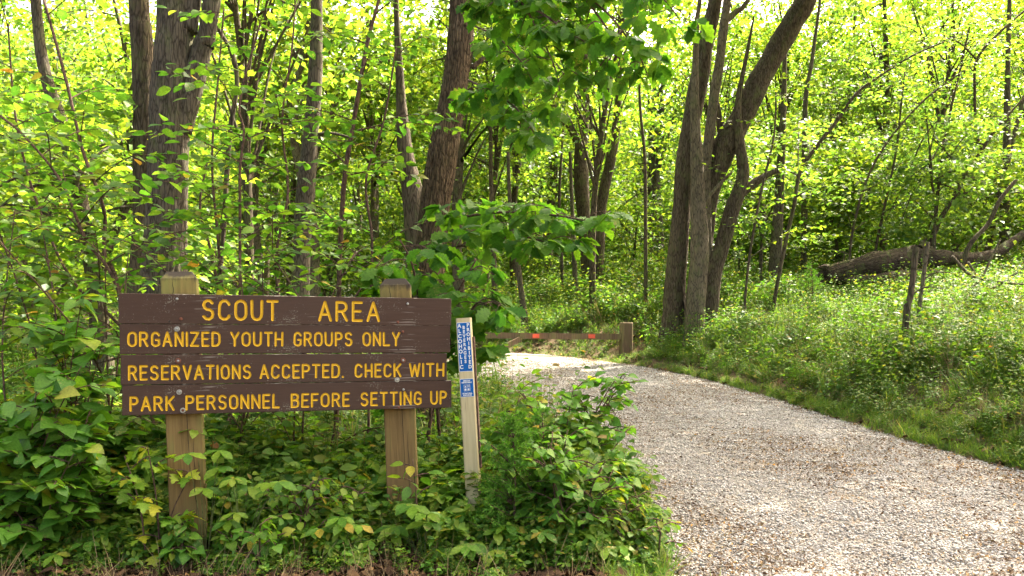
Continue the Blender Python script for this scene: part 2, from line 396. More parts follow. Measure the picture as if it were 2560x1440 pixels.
def stone_mat():
    m = NM('limestone_chips'); oi = m.n('ShaderNodeObjectInfo')
    geo = m.n('ShaderNodeNewGeometry')
    a = m.n('ShaderNodeMath', operation='ADD'); m.l(geo.outputs['Random Per Island'], a.inputs[0]); m.l(oi.outputs['Random'], a.inputs[1])
    fr = m.n('ShaderNodeMath', operation='FRACT'); m.l(a.outputs[0], fr.inputs[0])
    col = m.ramp(fr.outputs[0], [(0.0, (0.12, 0.10, 0.08)), (0.2, (0.27, 0.25, 0.224)), (0.65, (0.37, 0.35, 0.318)), (1.0, (0.51, 0.49, 0.455))])
    nz = m.noise(m.coords(), 60, 3); col = m.mix(1.0, col, m.ramp(nz, [(0.3, 0.8), (0.7, 1.1)]), 'MULTIPLY')
    m.bsdf(col, 0.85, None, 0.25); return m.m
M['stone'] = stone_mat()

# ------------------------------------------------------------------ leaf templates (local x along, y across, z up)
def tmpl_strip(xs, ws, fold=0.18, droop=0.25):
    """leaf outline from half-widths; midrib folded down"""
    v = []; t = []
    n = len(xs)
    for x, hw in zip(xs, ws):
        z = -droop * x * x
        v += [(x, 0, z - 0.0), (x, hw, z + fold * hw), (x, -hw, z + fold * hw)]
    for i in range(n - 1):
        a, b = i * 3, (i + 1) * 3
        if ws[i] > 1e-6:
            t += [(a, b, a+1), (a, a+2, b)]
        if ws[i+1] > 1e-6:
            t += [(a+1, b, b+1), (a+2, b+2, b)] if ws[i] > 1e-6 else [(a, b, b+1), (a, b+2, b)]
    return clean(np.array(v, float), np.array(t))
def clean(v, t):
    # merge identical vertices so that each leaf is one island
    key = {}; mp = []
    nv = []
    for p in v:
        k = tuple(np.round(p, 6))
        if k not in key: key[k] = len(nv); nv.append(p)
        mp.append(key[k])
    t = np.array([[mp[i] for i in f] for f in t]); t = np.array([f for f in t if len(set(f)) == 3])
    return np.array(nv), t
OV = tmpl_strip([0, .12, .38, .68, .9, 1.0], [0, .17, .31, .27, .11, 0], 0.22, 0.22)       # ovate
OV2 = tmpl_strip([0, .3, .7, 1.0], [0, .30, .25, 0], 0.2, 0.2)                             # ovate, light
DIA = (np.array([(0, 0, 0), (.45, .34, .06), (1, 0, -.14), (.45, -.34, .06)], float), np.array([(0, 2, 1), (0, 3, 2)]))
HEART = tmpl_strip([-.14, .0, .22, .5, .78, 1.0], [.16, .40, .52, .43, .20, 0], 0.15, 0.25)
def notch(v, t):  # heart notch at the petiole
    v = v.copy(); m = (np.abs(v[:, 1]) < 1e-6) & (v[:, 0] < -.1); v[m, 0] = 0.0; return v, t
HEART = notch(*HEART)
# lobed oak: alternating wide and narrow stations
OAK = tmpl_strip([0, .10, .22, .30, .42, .50, .63, .70, .82, .88, 1.0], [0, .07, .20, .13, .29, .19, .33, .22, .24, .12, 0], 0.12, 0.3)
CREEP = tmpl_strip([0, .25, .6, .85, 1.0], [0, .13, .25, .15, 0], 0.2, 0.25)
LOBED = tmpl_strip([0, .12, .30, .38, .58, .64, .86, 1.0], [0, .30, .55, .26, .46, .20, .16, 0], 0.1, 0.15)
BLADE = tmpl_strip([0, .33, .7, 1.0], [.012, .014, .010, 0], 0.4, 0.55)

# ------------------------------------------------------------------ terrain
RE = np.array([(7.2, -8), (5.9, 0), (5.3, 4), (4.95, 6.5), (4.5, 8), (4.15, 10), (3.9, 12), (3.5, 14), (2.85, 16), (1.9, 17.8), (1.0, 19), (-.3, 20), (-3, 21.4), (-8, 23), (-40, 30)], float)
LE = np.array([(1.9, -8), (1.45, 0), (1.2, 3), (1.0, 4.8), (.93, 5.9), (.9, 8), (.68, 10), (.08, 12), (-.56, 13.6), (-1.6, 15.2), (-4, 17), (-8, 18.6), (-14, 20), (-20, 21.2), (-40, 25.5)], float)
def smooth2(poly, sub=6):
    p, _ = catmull([Vector((a, b, 0)) for a, b in poly], [0] * len(poly), sub)
    return np.array([(q.x, q.y) for q in p])
REs, LEs = smooth2(RE), smooth2(LE)
def dpoly(x, y, poly):
    d = np.full(x.shape, 1e9)
    for i in range(len(poly) - 1):
        a, b = poly[i], poly[i+1]; ab = b - a
        t = np.clip(((x - a[0]) * ab[0] + (y - a[1]) * ab[1]) / (ab @ ab), 0, 1)
        d = np.minimum(d, (x - a[0] - t * ab[0]) ** 2 + (y - a[1] - t * ab[1]) ** 2)
    return np.sqrt(d)
ROADPOLY = np.concatenate([REs, LEs[::-1]])
def inside(x, y, poly=None):
    poly = ROADPOLY if poly is None else poly
    c = np.zeros(x.shape, bool); n = len(poly); j = n - 1
    for i in range(n):
        xi, yi, xj, yj = poly[i][0], poly[i][1], poly[j][0], poly[j][1]
        m = ((yi > y) != (yj > y)) & (x < (xj - xi) * (y - yi) / (yj - yi + 1e-12) + xi)
        c ^= m; j = i
    return c
def wob(x, y):
    return 0.10 * np.sin(x * 1.1 + 0.7 * y) * np.cos(0.8 * y - x * 0.5) + 0.05 * np.sin(2.7 * x + 1.3) * np.sin(2.3 * y)
def zr(y):
    y = np.asarray(y, float)
    return np.where(y < 4.8, 0, np.where(y < 24, 0.0725 * (y - 4.8), 1.392 + 0.03 * (y - 24)))
def height(x, y):
    x = np.atleast_1d(np.asarray(x, float)); y = np.atleast_1d(np.asarray(y, float))
    dR, dL, ins = dpoly(x, y, REs), dpoly(x, y, LEs), inside(x, y)
    amp = 0.75 + 1.0 / (1 + np.exp(-(x - 2.0) * 1.0))
    right = (~ins) & (dR < dL)
    bank = np.where(right, amp * (1 - np.exp(-dR / 4.6)) + 0.02 * dR, 0)
    edge = np.where(ins, 0, np.minimum(np.minimum(dR, dL), 1.0))
    return zr(y) + bank + wob(x, y) * edge * 0.6 - np.where(right, 0.36, 0) * np.exp(-((x - 2.6) ** 2 + (y - 18.7) ** 2) / 1.3) - np.where(right, .22, 0) * np.exp(-((x - 1.2) ** 2 + (y - 20.0) ** 2) / 1.3)
def hz(x, y): return float(height(x, y)[0])

xs = np.concatenate([np.linspace(-60, -9, 26)[:-1], np.linspace(-9, 12, 130), np.linspace(12, 60, 26)[1:]])
ys = np.concatenate([np.linspace(-8, 3, 14)[:-1], np.linspace(3, 26, 140), np.linspace(26, 140, 50)[1:]])
XX, YY = np.meshgrid(xs, ys)
fx, fy = XX.ravel(), YY.ravel()
H = height(fx, fy)
dE = np.minimum(dpoly(fx, fy, REs), dpoly(fx, fy, LEs)); ins = inside(fx, fy)
H = H - np.where(ins, np.clip(dE / 0.2, 0, 1) * 0.09, 0)
H += np.where(ins, 0, 0.02)
nx, ny = len(xs), len(ys)
idx = np.arange(nx * ny).reshape(ny, nx)
q = np.stack([idx[:-1, :-1], idx[:-1, 1:], idx[1:, 1:], idx[1:, :-1]], -1).reshape(-1, 4)
tri = np.concatenate([q[:, [0, 1, 2]], q[:, [0, 2, 3]]])
me = fast_mesh('ground', np.stack([fx, fy, H], 1), tri, M['ground']); me.polygons.foreach_set('use_smooth', [True] * len(me.polygons))
ground = bpy.data.objects.new('ground', me); COL.objects.link(ground); tag(ground, 'brown forest floor under the trees', kind='structure')

# road sheet, cross sections between the two edges by arc length
def resample(poly, n):
    d = np.r_[0, np.cumsum(np.linalg.norm(np.diff(poly, axis=0), axis=1))]
    s = np.linspace(0, d[-1], n); return np.stack([np.interp(s, d, poly[:, 0]), np.interp(s, d, poly[:, 1])], 1)
nS, nW = 420, 40
# pair stations: bias so that the near part gets more rows
ER, EL = resample(REs, nS), resample(LEs, nS)
rv = np.zeros((nS, nW, 3))
for j in range(nW):
    t = j / (nW - 1)
    c = EL * (1 - t) + ER * t
    if j in (0, nW - 1):
        wv = np.array([0.20 * noise.noise(Vector((a * 1.7, b * 1.7, j))) + 0.10 * noise.noise(Vector((a * 6, b * 6, j))) for a, b in c])
        c = c + (EL - ER) / np.linalg.norm(EL - ER, axis=1, keepdims=True) * (wv[:, None])
    z = height(c[:, 0], c[:, 1]) * 0 + zr(c[:, 1])
    crown = 0.05 * math.sin(math.pi * t) - 0.018 * (math.exp(-((t - .28) / .09) ** 2) + math.exp(-((t - .72) / .09) ** 2))
    rv[:, j, 0] = c[:, 0]; rv[:, j, 1] = c[:, 1]; rv[:, j, 2] = z + 0.012 + crown
idr = np.arange(nS * nW).reshape(nS, nW)
q = np.stack([idr[:-1, :-1], idr[:-1, 1:], idr[1:, 1:], idr[1:, :-1]], -1).reshape(-1, 4)
me = fast_mesh('gravel_road', rv.reshape(-1, 3), np.concatenate([q[:, [0, 1, 2]], q[:, [0, 2, 3]]]), M['gravel']); me.polygons.foreach_set('use_smooth', [True] * len(me.polygons))
at = me.attributes.new('across', 'FLOAT', 'POINT'); at.data.foreach_set('value', np.tile(np.linspace(0, 1, nW), nS).astype(np.float32))
road = bpy.data.objects.new('gravel_road', me); COL.objects.link(road); tag(road, 'pale crushed-stone road curving left past the timber gate', kind='structure')

# ------------------------------------------------------------------ geometry-nodes scatter for what nobody could count
def scatter(name, pts, rot, scl, sources, label, cat, seed=0):
    """one object: points carrying rotation and scale, small plants instanced on them"""
    me = bpy.data.meshes.new(name); me.vertices.add(len(pts)); me.vertices.foreach_set('co', np.asarray(pts, np.float32).ravel())
    a = me.attributes.new('rot', 'FLOAT_VECTOR', 'POINT'); a.data.foreach_set('vector', np.asarray(rot, np.float32).ravel())
    a = me.attributes.new('scl', 'FLOAT', 'POINT'); a.data.foreach_set('value', np.asarray(scl, np.float32))
    rng = np.random.default_rng(seed)
    a = me.attributes.new('pick', 'INT', 'POINT'); a.data.foreach_set('value', rng.integers(0, len(sources), len(pts)).astype(np.int32))
    o = bpy.data.objects.new(name, me); COL.objects.link(o)
    g = bpy.data.node_groups.new(name, 'GeometryNodeTree')
    g.interface.new_socket('Geometry', in_out='INPUT', socket_type='NodeSocketGeometry'); g.interface.new_socket('Geometry', in_out='OUTPUT', socket_type='NodeSocketGeometry')
    gi, go = g.nodes.new('NodeGroupInput'), g.nodes.new('NodeGroupOutput')
    m2p = g.nodes.new('GeometryNodeMeshToPoints'); g.links.new(gi.outputs[0], m2p.inputs[0])
    join = g.nodes.new('GeometryNodeGeometryToInstance')
    for s in sources:
        oi = g.nodes.new('GeometryNodeObjectInfo'); oi.inputs['Object'].default_value = s; oi.inputs['As Instance'].default_value = True
        g.links.new(oi.outputs['Geometry'], join.inputs[0])
    def attr(nm, ty):
        n_ = g.nodes.new('GeometryNodeInputNamedAttribute'); n_.data_type = ty; n_.inputs[0].default_value = nm; return n_.outputs[0]
    # Geometry to Instance makes ONE instance; use Join of instances instead
    g.nodes.remove(join); jn = g.nodes.new('GeometryNodeJoinGeometry')
    for nd in [n_ for n_ in g.nodes if n_.bl_idname == 'GeometryNodeObjectInfo'][::-1]: g.links.new(nd.outputs['Geometry'], jn.inputs[0])
    iop = g.nodes.new('GeometryNodeInstanceOnPoints'); g.links.new(m2p.outputs[0], iop.inputs['Points']); g.links.new(jn.outputs[0], iop.inputs['Instance'])
    iop.inputs['Pick Instance'].default_value = True
    g.links.new(attr('pick', 'INT'), iop.inputs['Instance Index']); g.links.new(attr('rot', 'FLOAT_VECTOR'), iop.inputs['Rotation']); g.links.new(attr('scl', 'FLOAT'), iop.inputs['Scale'])
    g.links.new(iop.outputs[0], go.inputs[0])
    md = o.modifiers.new('scatter', 'NODES'); md.node_group = g
    tag(o, label, cat, kind='stuff'); return o
def source(name, V, T, mat):
    return bpy.data.objects.new(name, fast_mesh(name, V, T, mat))     # never linked to the scene

def rand_dirs(rng, n, el_lo, el_hi):
    az = rng.uniform(0, 2 * np.pi, n); el = np.radians(rng.uniform(el_lo, el_hi, n))
    return np.stack([np.cos(az) * np.cos(el), np.sin(az) * np.cos(el), np.sin(el)], 1)
def up_normals(rng, n, spread):
    a = rng.normal(0, spread, (n, 3)); a[:, 2] = 1; return a

def weed(seed, tm, nst, h, lsize, lper, mat, name, whorl=1, spread=0.5, stems=True):
    rng = np.random.default_rng(seed)
    Vs, Ts, nb = [], [], 0
    pos, dr, nm, s = [], [], [], []
    for k in range(nst):
        az = rng.uniform(0, 6.28); lean = rng.uniform(0.1, 0.8) * spread; hh = h * rng.uniform(0.55, 1.1)
        b = np.array([rng.normal(0, .04), rng.normal(0, .04), 0])
        tip = b + np.array([math.cos(az) * lean * hh, math.sin(az) * lean * hh, hh])
        if stems:
            a = 0.0022; sv = np.array([b + (a, 0, -.03), b + (-a, a, -.03), b + (-a, -a, -.03), tip + (a*.5, 0, 0), tip + (-a*.5, a*.5, 0), tip + (-a*.5, -a*.5, 0)])
            Vs.append(sv); Ts.append(np.array([(0,1,4),(0,4,3),(1,2,5),(1,5,4),(2,0,3),(2,3,5)]) + nb); nb += 6
        for j in range(lper):
            t = rng.uniform(0.25, 1.0) if j else 1.0
            p = b + (tip - b) * t
            a0 = rng.uniform(0, 6.28)
            for q_ in range(whorl):
                az2 = a0 + (q_ - (whorl - 1) / 2) * (1.05 if whorl > 1 else 0)
                el = rng.uniform(-0.25, 0.45)
                d = np.array([math.cos(az2) * math.cos(el), math.sin(az2) * math.cos(el), math.sin(el)])
                pet = 0.35 * lsize if whorl == 1 else 0.0
                off = np.array([math.cos(a0), math.sin(a0), .4]) * lsize * 0.5 * (whorl > 1)
                pos.append(p + d * pet + off); dr.append(d); nm.append(np.array([rng.normal(0, .35), rng.normal(0, .35), 1])); s.append(lsize * rng.uniform(0.6, 1.15))
    pos, dr, nm, s = map(np.array, (pos, dr, nm, s))
    V, T = cloud(tm[0], tm[1], pos, frames(pos, dr, nm, s))
    Vs.append(V); Ts.append(T + nb)
    return source(name, np.concatenate(Vs), np.concatenate(Ts), mat)
def tuft(seed, n, h, mat, name, wmul=1.0):
    rng = np.random.default_rng(seed)
    pos = np.concatenate([rng.normal(0, .035, (n, 2)), np.zeros((n, 1))], 1)
    d = rand_dirs(rng, n, 45, 88); s = h * rng.uniform(.5, 1.1, n)
    V, T = cloud(BLADE[0], BLADE[1], pos, frames(pos, d, rand_dirs(rng, n, -10, 60), s, s * wmul))
    return source(name, V, T, mat)

# ------------------------------------------------------------------ sign
SU, SV = Vector((.9622, .2718, 0)).normalized(), Vector((0, 0, 1))
SO = Vector((-2.374, 4.80, CAMZ - .458))            # lower left front corner
SN = SU.cross(SV)                                   # points to the camera side (-Y)
ANG = math.atan2(SU.y, SU.x)
def u_of(px, off=0.0):
    t = (px - 1280) / F
    return (t * 4.80 + 2.374) / (SU.x - SU.y * t)
def v_of(px, py):
    u = u_of(px); Y = 4.80 + SU.y * u
    return (CAMZ - (py - HZ) / F * Y) - SO.z
def zx(a): return 280 + a / 2.7234
def zy(a): return 660 + a / 2.7234

def arc(cx, cy, rx, ry, a0, a1, n=6):
    return [(cx + rx * math.cos(R(a0 + (a1 - a0) * i / n)), cy + ry * math.sin(R(a0 + (a1 - a0) * i / n))) for i in range(n + 1)]
W = .60
GL = {
 'A': (W+.06, [[(0,0),(.33,1),(.66,0)],[(.11,.33),(.55,.33)]]),
 'B': (W-.04, [[(0,0),(0,1),(.34,1)]+arc(.34,.77,.2,.23,90,-90,4)[1:]+[(0,.54)], [(.34,.54)]+arc(.34,.27,.24,.27,90,-90,4)[1:]+[(0,0)]]),
 'C': (W, [[(.58,.80)]+arc(.30,.72,.28,.28,30,180,4)+arc(.30,.28,.30,.28,180,330,4)+[(.58,.20)]]),
 'D': (W, [[(0,0),(0,1),(.28,1)]+arc(.28,.68,.32,.32,90,0,3)+arc(.28,.32,.32,.32,0,-90,3)+[(0,0)]]),
 'E': (W-.10, [[(.5,1),(0,1),(0,0),(.5,0)],[(0,.52),(.42,.52)]]),
 'F': (W-.10, [[(.5,1),(0,1),(0,0)],[(0,.52),(.42,.52)]]),
 'G': (W, [[(.58,.80)]+arc(.30,.72,.28,.28,30,180,4)+arc(.30,.28,.30,.28,180,300,4)+[(.58,.12),(.58,.45),(.34,.45)]]),
 'H': (W-.02, [[(0,0),(0,1)],[(.58,0),(.58,1)],[(0,.5),(.58,.5)]]),
 'I': (.0, [[(0,0),(0,1)]]),
 'K': (W-.02, [[(0,0),(0,1)],[(.56,1),(0,.42)],[(.2,.60),(.58,0)]]),
 'L': (W-.12, [[(0,1),(0,0),(.48,0)]]),
 'N': (W, [[(0,0),(0,1),(.6,0),(.6,1)]]),
 'O': (W+.02, [arc(.31,.70,.31,.30,0,180,6)+arc(.31,.30,.31,.30,180,360,6)+[(.62,.70)]]),
 'P': (W-.04, [[(0,0),(0,1),(.32,1)]+arc(.32,.75,.24,.25,90,-90,5)[1:]+[(0,.5)]]),
 'R': (W, [[(0,0),(0,1),(.32,1)]+arc(.32,.75,.24,.25,90,-90,5)[1:]+[(0,.5)],[(.30,.5),(.58,0)]]),
 'S': (W-.02, [arc(.29,.755,.26,.245,25,180,4)+arc(.29,.755,.26,.245,180,250,2)[1:]+arc(.29,.26,.28,.26,70,0,2)+arc(.29,.26,.28,.26,0,-155,4)[1:]]),
 'T': (W-.02, [[(0,1),(.58,1)],[(.29,1),(.29,0)]]),
 'U': (W, [[(0,1),(0,.30)]+arc(.30,.30,.30,.30,180,360,6)[1:]+[(.60,1)]]),
 'V': (W+.04, [[(0,1),(.32,0),(.64,1)]]),
 'W': (W+.26, [[(0,1),(.2,0),(.43,.9),(.66,0),(.86,1)]]),
 'Y': (W+.02, [[(0,1),(.31,.48),(.62,1)],[(.31,.48),(.31,0)]]),
 'Z': (W, [[(0,1),(.58,1),(0,0),(.6,0)]]),
 '.': (.0, [[(0,0.02),(0.001,0)]]),
}
def seg_dist(px, py, segs):
    best = 1e9
    for (ax, ay, bx, by) in segs:
        dx, dy = bx - ax, by - ay; L = dx * dx + dy * dy
        t = 0 if L < 1e-12 else max(0, min(1, ((px - ax) * dx + (py - ay) * dy) / L))
        d = math.hypot(px - ax - t * dx, py - ay - t * dy)
        if d < best: best = d
    return best
def capsule(ax, ay, bx, by, w, n=5):
    a = math.atan2(by - ay, bx - ax)
    pts = [(bx + w * math.cos(a - math.pi/2 + math.pi * i / n), by + w * math.sin(a - math.pi/2 + math.pi * i / n)) for i in range(n + 1)]
    pts += [(ax + w * math.cos(a + math.pi/2 + math.pi * i / n), ay + w * math.sin(a + math.pi/2 + math.pi * i / n)) for i in range(n + 1)]
    return pts

sign = empty('sign', (0, 0, 0)); sign.location = (SO.x, SO.y, 0); sign.rotation_euler = (0, 0, ANG)
tag(sign, 'large brown timber sign with routed yellow SCOUT AREA lettering on two thick posts', 'sign')
# local frame of the sign: x along, y away from the camera, z up (world height)
BT = 0.042
rows = [  # (v_lo, v_hi, u_lo, u_hi, words, letter height, stroke half width, tilt)
 (.5562, .742, .000, 2.043, [('SCOUT', 622, 1126), ('AREA', 1412, 1816)],   .117, .0085, -.002),
 (.3705, .5550, .006, 2.036, [('ORGANIZED', 112, 732), ('YOUTH', 812, 1160), ('GROUPS', 1243, 1632), ('ONLY', 1713, 1956)], .081, .0068, .001),
 (.1850, .3690, .012, 2.012, [('RESERVATIONS', 117, 942), ('ACCEPTED.', 1012, 1572), ('CHECK', 1658, 1965), ('WITH', 2030, 2257)], .080, .0068, 0),
 (.000, .1838, .020, 2.045, [('PARK', 126, 420), ('PERSONNEL', 508, 1136), ('BEFORE', 1225, 1614), ('SETTING', 1698, 2104), ('UP', 2174, 2275)], .080, .0068, .001),
]
row_cy = [(0.0, 314, 1216), (0.0, 510, 1030), (0, 733, 1130), (0, 935, 1200)]
rngS = random.Random(4)
for ri, (v0, v1, ua, ub, words, LH, SWD, tilt) in enumerate(rows):
    vc = (v0 + v1) / 2
    bz = SO.z + vc
    hh = (v1 - v0) / 2 - 0.0012
    bo_parent = None
    mb = MB()
    ucx = (ua + ub) / 2
    # letter cells on this board
    letters = []
    vl = v_of(zx(row_cy[ri][2]), zy({0: 316, 1: 512, 2: 731, 3: 932}[ri]))  # centre height of the lettering
    vlow = vl - LH / 2 - vc      # baseline relative to board centre
    for wd, a, b in words:
        U0, U1 = u_of(zx(a)), u_of(zx(b))
        wsum = sum(GL[c][0] for c in wd); gaps = len(wd) - 1
        # gap about .36 of height; fit horizontally
        gap = .36
        sx = (U1 - U0) / ((wsum + gap * gaps) if gaps else 1)
        x = U0
        for c in wd:
            g, st = GL[c]
            letters.append([x, x + g * sx, c, sx]); x += (g + gap) * sx
    band0, band1 = vlow - .016, vlow + LH + .016
    cuts = []
    for i, (x0, x1, c, sx) in enumerate(letters):
        l = x0 - .016 if i == 0 else max((letters[i-1][1] + x0) / 2, x0 - .016)
        r = x1 + .016 if i == len(letters) - 1 else min((x1 + letters[i+1][0]) / 2, x1 + .016)
        cuts.append((l, r))
    uL, uR = ua, ub
    lets = []
    def quadf(x0, x1, z0, z1):
        if x1 - x0 < 1e-5 or z1 - z0 < 1e-5: return
        mb.add([(x0, 0, z0), (x1, 0, z0), (x1, 0, z1), (x0, 0, z1)], [(0, 1, 2, 3)])
    bev = .003
    quadf(uL + bev, uR - bev, -hh + bev, band0); quadf(uL + bev, uR - bev, band1, hh - bev)
    x = uL + bev
    for (l, r), (x0, x1, c, sx) in zip(cuts, letters):
        quadf(x, l, band0, band1); x = r
        polys = [[(px * sx + x0 + (rngS.uniform(-.001, .001)), py * LH + vlow) for px, py in s_] for s_ in GL[c][1]]
        segs = [(p[i][0], p[i][1], p[i+1][0], p[i+1][1]) for p in polys for i in range(len(p) - 1)]
        vc_, ed, fc = [Vector((l, band0)), Vector((r, band0)), Vector((r, band1)), Vector((l, band1))], [(0,1),(1,2),(2,3),(3,0)], []
        for (ax, ay, bx, by) in segs:
            for ww in (SWD, SWD * .55):
                cp = capsule(ax, ay, bx, by, ww); k = len(vc_)
                vc_ += [Vector(p) for p in cp]; ed += [(k + i, k + (i + 1) % len(cp)) for i in range(len(cp))]
            k = len(vc_); vc_ += [Vector((ax, ay)), Vector((bx, by))]; ed.append((k, k + 1))
        rv_, re_, rf_, _, _, _ = delaunay_2d_cdt(vc_, ed, [], 0, 1e-5)
        dep = [seg_dist(v.x, v.y, segs) for v in rv_]
        D = SWD * .75
        V3 = [(v.x, D * math.sqrt(max(0, 1 - min(1, d / SWD) ** 1.6)) if d < SWD * .985 else 0.0, v.y) for v, d in zip(rv_, dep)]
        fi, fo = [], []
        for f in rf_:
            cxx = sum(rv_[i].x for i in f) / len(f); cyy = sum(rv_[i].y for i in f) / len(f)
            (fi if seg_dist(cxx, cyy, segs) < SWD * .99 else fo).append(tuple(f))
        def sub(fs):
            used = sorted({i for f in fs for i in f}); mp = {a_: b_ for b_, a_ in enumerate(used)}
            return [V3[i] for i in used], [tuple(mp[i] for i in f) for f in fs]
        vv, ff = sub(fo); mb.add(vv, ff)
        lets.append(sub(fi))
    quadf(x, uR - bev, band0, band1)
    # bevel ring, ends, back
    A = [(uL+bev, 0, -hh+bev), (uR-bev, 0, -hh+bev), (uR-bev, 0, hh-bev), (uL+bev, 0, hh-bev)]
    B = [(uL, bev, -hh), (uR, bev, -hh), (uR, bev, hh), (uL, bev, hh)]
    C_ = [(uL, BT, -hh), (uR, BT, -hh), (uR, BT, hh), (uL, BT, hh)]
    mb.add(A + B + C_, [(i, 4+i, 4+(i+1)%4, (i+1)%4) for i in range(4)] + [(4+i, 8+i, 8+(i+1)%4, 4+(i+1)%4) for i in range(4)] + [(8, 11, 10, 9)])
    bo = mb.build('board', M['board'], sign, loc=(0, 0.0015 * (ri % 2), bz)); bo.rotation_euler = (0, -tilt, 0)
    if ri == 0: bo['label'] = 'top brown board reading SCOUT AREA'
    for vv, ff in lets:
        lb = MB(); lb.add(vv, ff); lb.build('letter', M['letter'], bo, smooth=False)
    # bolts
    bolts = {0: [(443, 237, 'zs'), (470, 372, 'r'), (2013, 267, 'zs'), (1947, 392, 'r'), (392, 390, 'hole')],
             1: [(443, 443, 'z'), (1980, 463, 'r'), (1950, 582, 'hole')],
             2: [(450, 660, 'rz'), (1982, 656, 'rz'), (1941, 789, 'z'), (478, 793, 'hole')],
             3: [(457, 873, 'z'), (482, 997, 'ring'), (1985, 857, 'zs'), (1953, 978, 'r')]}[ri]
    for bx_, by_, kd in bolts:
        pu, pv = u_of(zx(bx_)), v_of(zx(bx_), zy(by_)) - vc
        def disc(mbx, r, y0, y1, n=14, dome=0.0, inner=0):
            ring0 = [(pu + r*math.cos(6.2832*k/n), y0, pv + r*math.sin(6.2832*k/n)) for k in range(n)]
            ring1 = [(pu + r*.9*math.cos(6.2832*k/n), y1, pv + r*.9*math.sin(6.2832*k/n)) for k in range(n)]
            fs = [(k, (k+1)%n, n+(k+1)%n, n+k)[::-1] for k in range(n)]
            if inner:
                ring2 = [(pu + inner*math.cos(6.2832*k/n), y1, pv + inner*math.sin(6.2832*k/n)) for k in range(n)]
                ring3 = [(pu + inner*math.cos(6.2832*k/n), y0 - .0002, pv + inner*math.sin(6.2832*k/n)) for k in range(n)]
                fs += [(n+k, n+(k+1)%n, 2*n+(k+1)%n, 2*n+k)[::-1] for k in range(n)] + [(2*n+k, 2*n+(k+1)%n, 3*n+(k+1)%n, 3*n+k)[::-1] for k in range(n)]
                mbx.add(ring0 + ring1 + ring2 + ring3, fs)
            else:
                mbx.add(ring0 + ring1 + [(pu, y1 - dome, pv)], fs + [(n+k, n+(k+1)%n, 2*n)[::-1] for k in range(n)])
        if kd == 'hole':
            b_ = MB(); disc(b_, .006, -.0006, -.001, 10); b_.build('knot_hole', M['hole'], bo); continue
        if kd in ('z', 'ring', 'rz'):
            b_ = MB(); disc(b_, .0165, -.0004, -.0032, 18, inner=.0085); wsh = b_.build('washer', M['zinc'] if kd != 'rz' else M['rust'], bo)
        b_ = MB(); rr = {'z': .0078, 'ring': .0078, 'rz': .0078, 'zs': .0085, 'r': .0095}[kd]
        disc(b_, rr, -.0005, -.005 if kd != 'ring' else -.0012, 12, .002)
        b_.build('bolt', {'z': M['zinc'], 'zs': M['zinc'], 'rz': M['zinc'], 'ring': M['rust'], 'r': M['rust']}[kd], bo)

def timber(mb, wx, wy, z0, z1, ch=.0, top=None, bev=.006, nz_=14):
    """squared post about the origin with bevelled arrises and a chamfered, slightly uneven top"""
    def ring(x, y, z, b): return [(-x+b, -y, z), (x-b, -y, z), (x, -y+b, z), (x, y-b, z), (x-b, y, z), (-x+b, y, z), (-x, y-b, z), (-x, -y+b, z)]
    vs = []
    hs = np.linspace(z0, z1 - ch, nz_)
    for z in hs:
        w_ = 1 + .012 * noise.noise(Vector((z * 3, wx * 9, 1.3)))
        vs += ring(wx / 2 * w_, wy / 2 * w_, z, bev)
    n = nz_
    if ch > 0:
        vs += ring(wx / 2 - ch * .75, wy / 2 - ch * .75, z1, bev); n += 1
    fs = [(i*8+k, i*8+(k+1)%8, (i+1)*8+(k+1)%8, (i+1)*8+k) for i in range(n-1) for k in range(8)]
    fs += [tuple(range(8))[::-1], tuple((n-1)*8+k for k in range(8))]
    mb.add(vs, fs)
# posts: (u centre at top, top height, width, depth, material)
for pxc, ytop, mat, wd_, rz_ in ((447, 680, 'post', .212, .02), (998, 697, 'post_b', .205, -.20)):
    u = u_of(pxc); Yp = 4.80 + SU.y * u + .12
    ztop = CAMZ - (ytop - HZ) / F * Yp
    mb = MB(); timber(mb, wd_, .14, -.15, ztop, ch=.045)
    # two drying splits cut as dark slots on the camera side
    po = mb.build('post', M[mat], sign, loc=(u + .055, BT + .076, 0)); po.rotation_euler = (0, R(-2.0), rz_)
    for sx_, z0_, z1_ in ((.02, .5, ztop - .1), (-.035, ztop - .2, ztop - .05), (.05, .3, .8)):
        cb = MB(); pts = [(sx_ + .003 * math.sin(k * 1.7), -.0705, z0_ + (z1_ - z0_) * k / 8) for k in range(9)]
        vs = []
        for k, (a_, b_, c_) in enumerate(pts):
            wv = .0016 * math.sin(math.pi * (k + .3) / 8.6) + .0002; vs += [(a_ - wv, b_ - .0006, c_), (a_ + wv, b_ - .0006, c_)]
        cb.add(vs, [(2*k, 2*k+1, 2*k+3, 2*k+2) for k in range(8)]); cb.build('split', M['hole'], po)

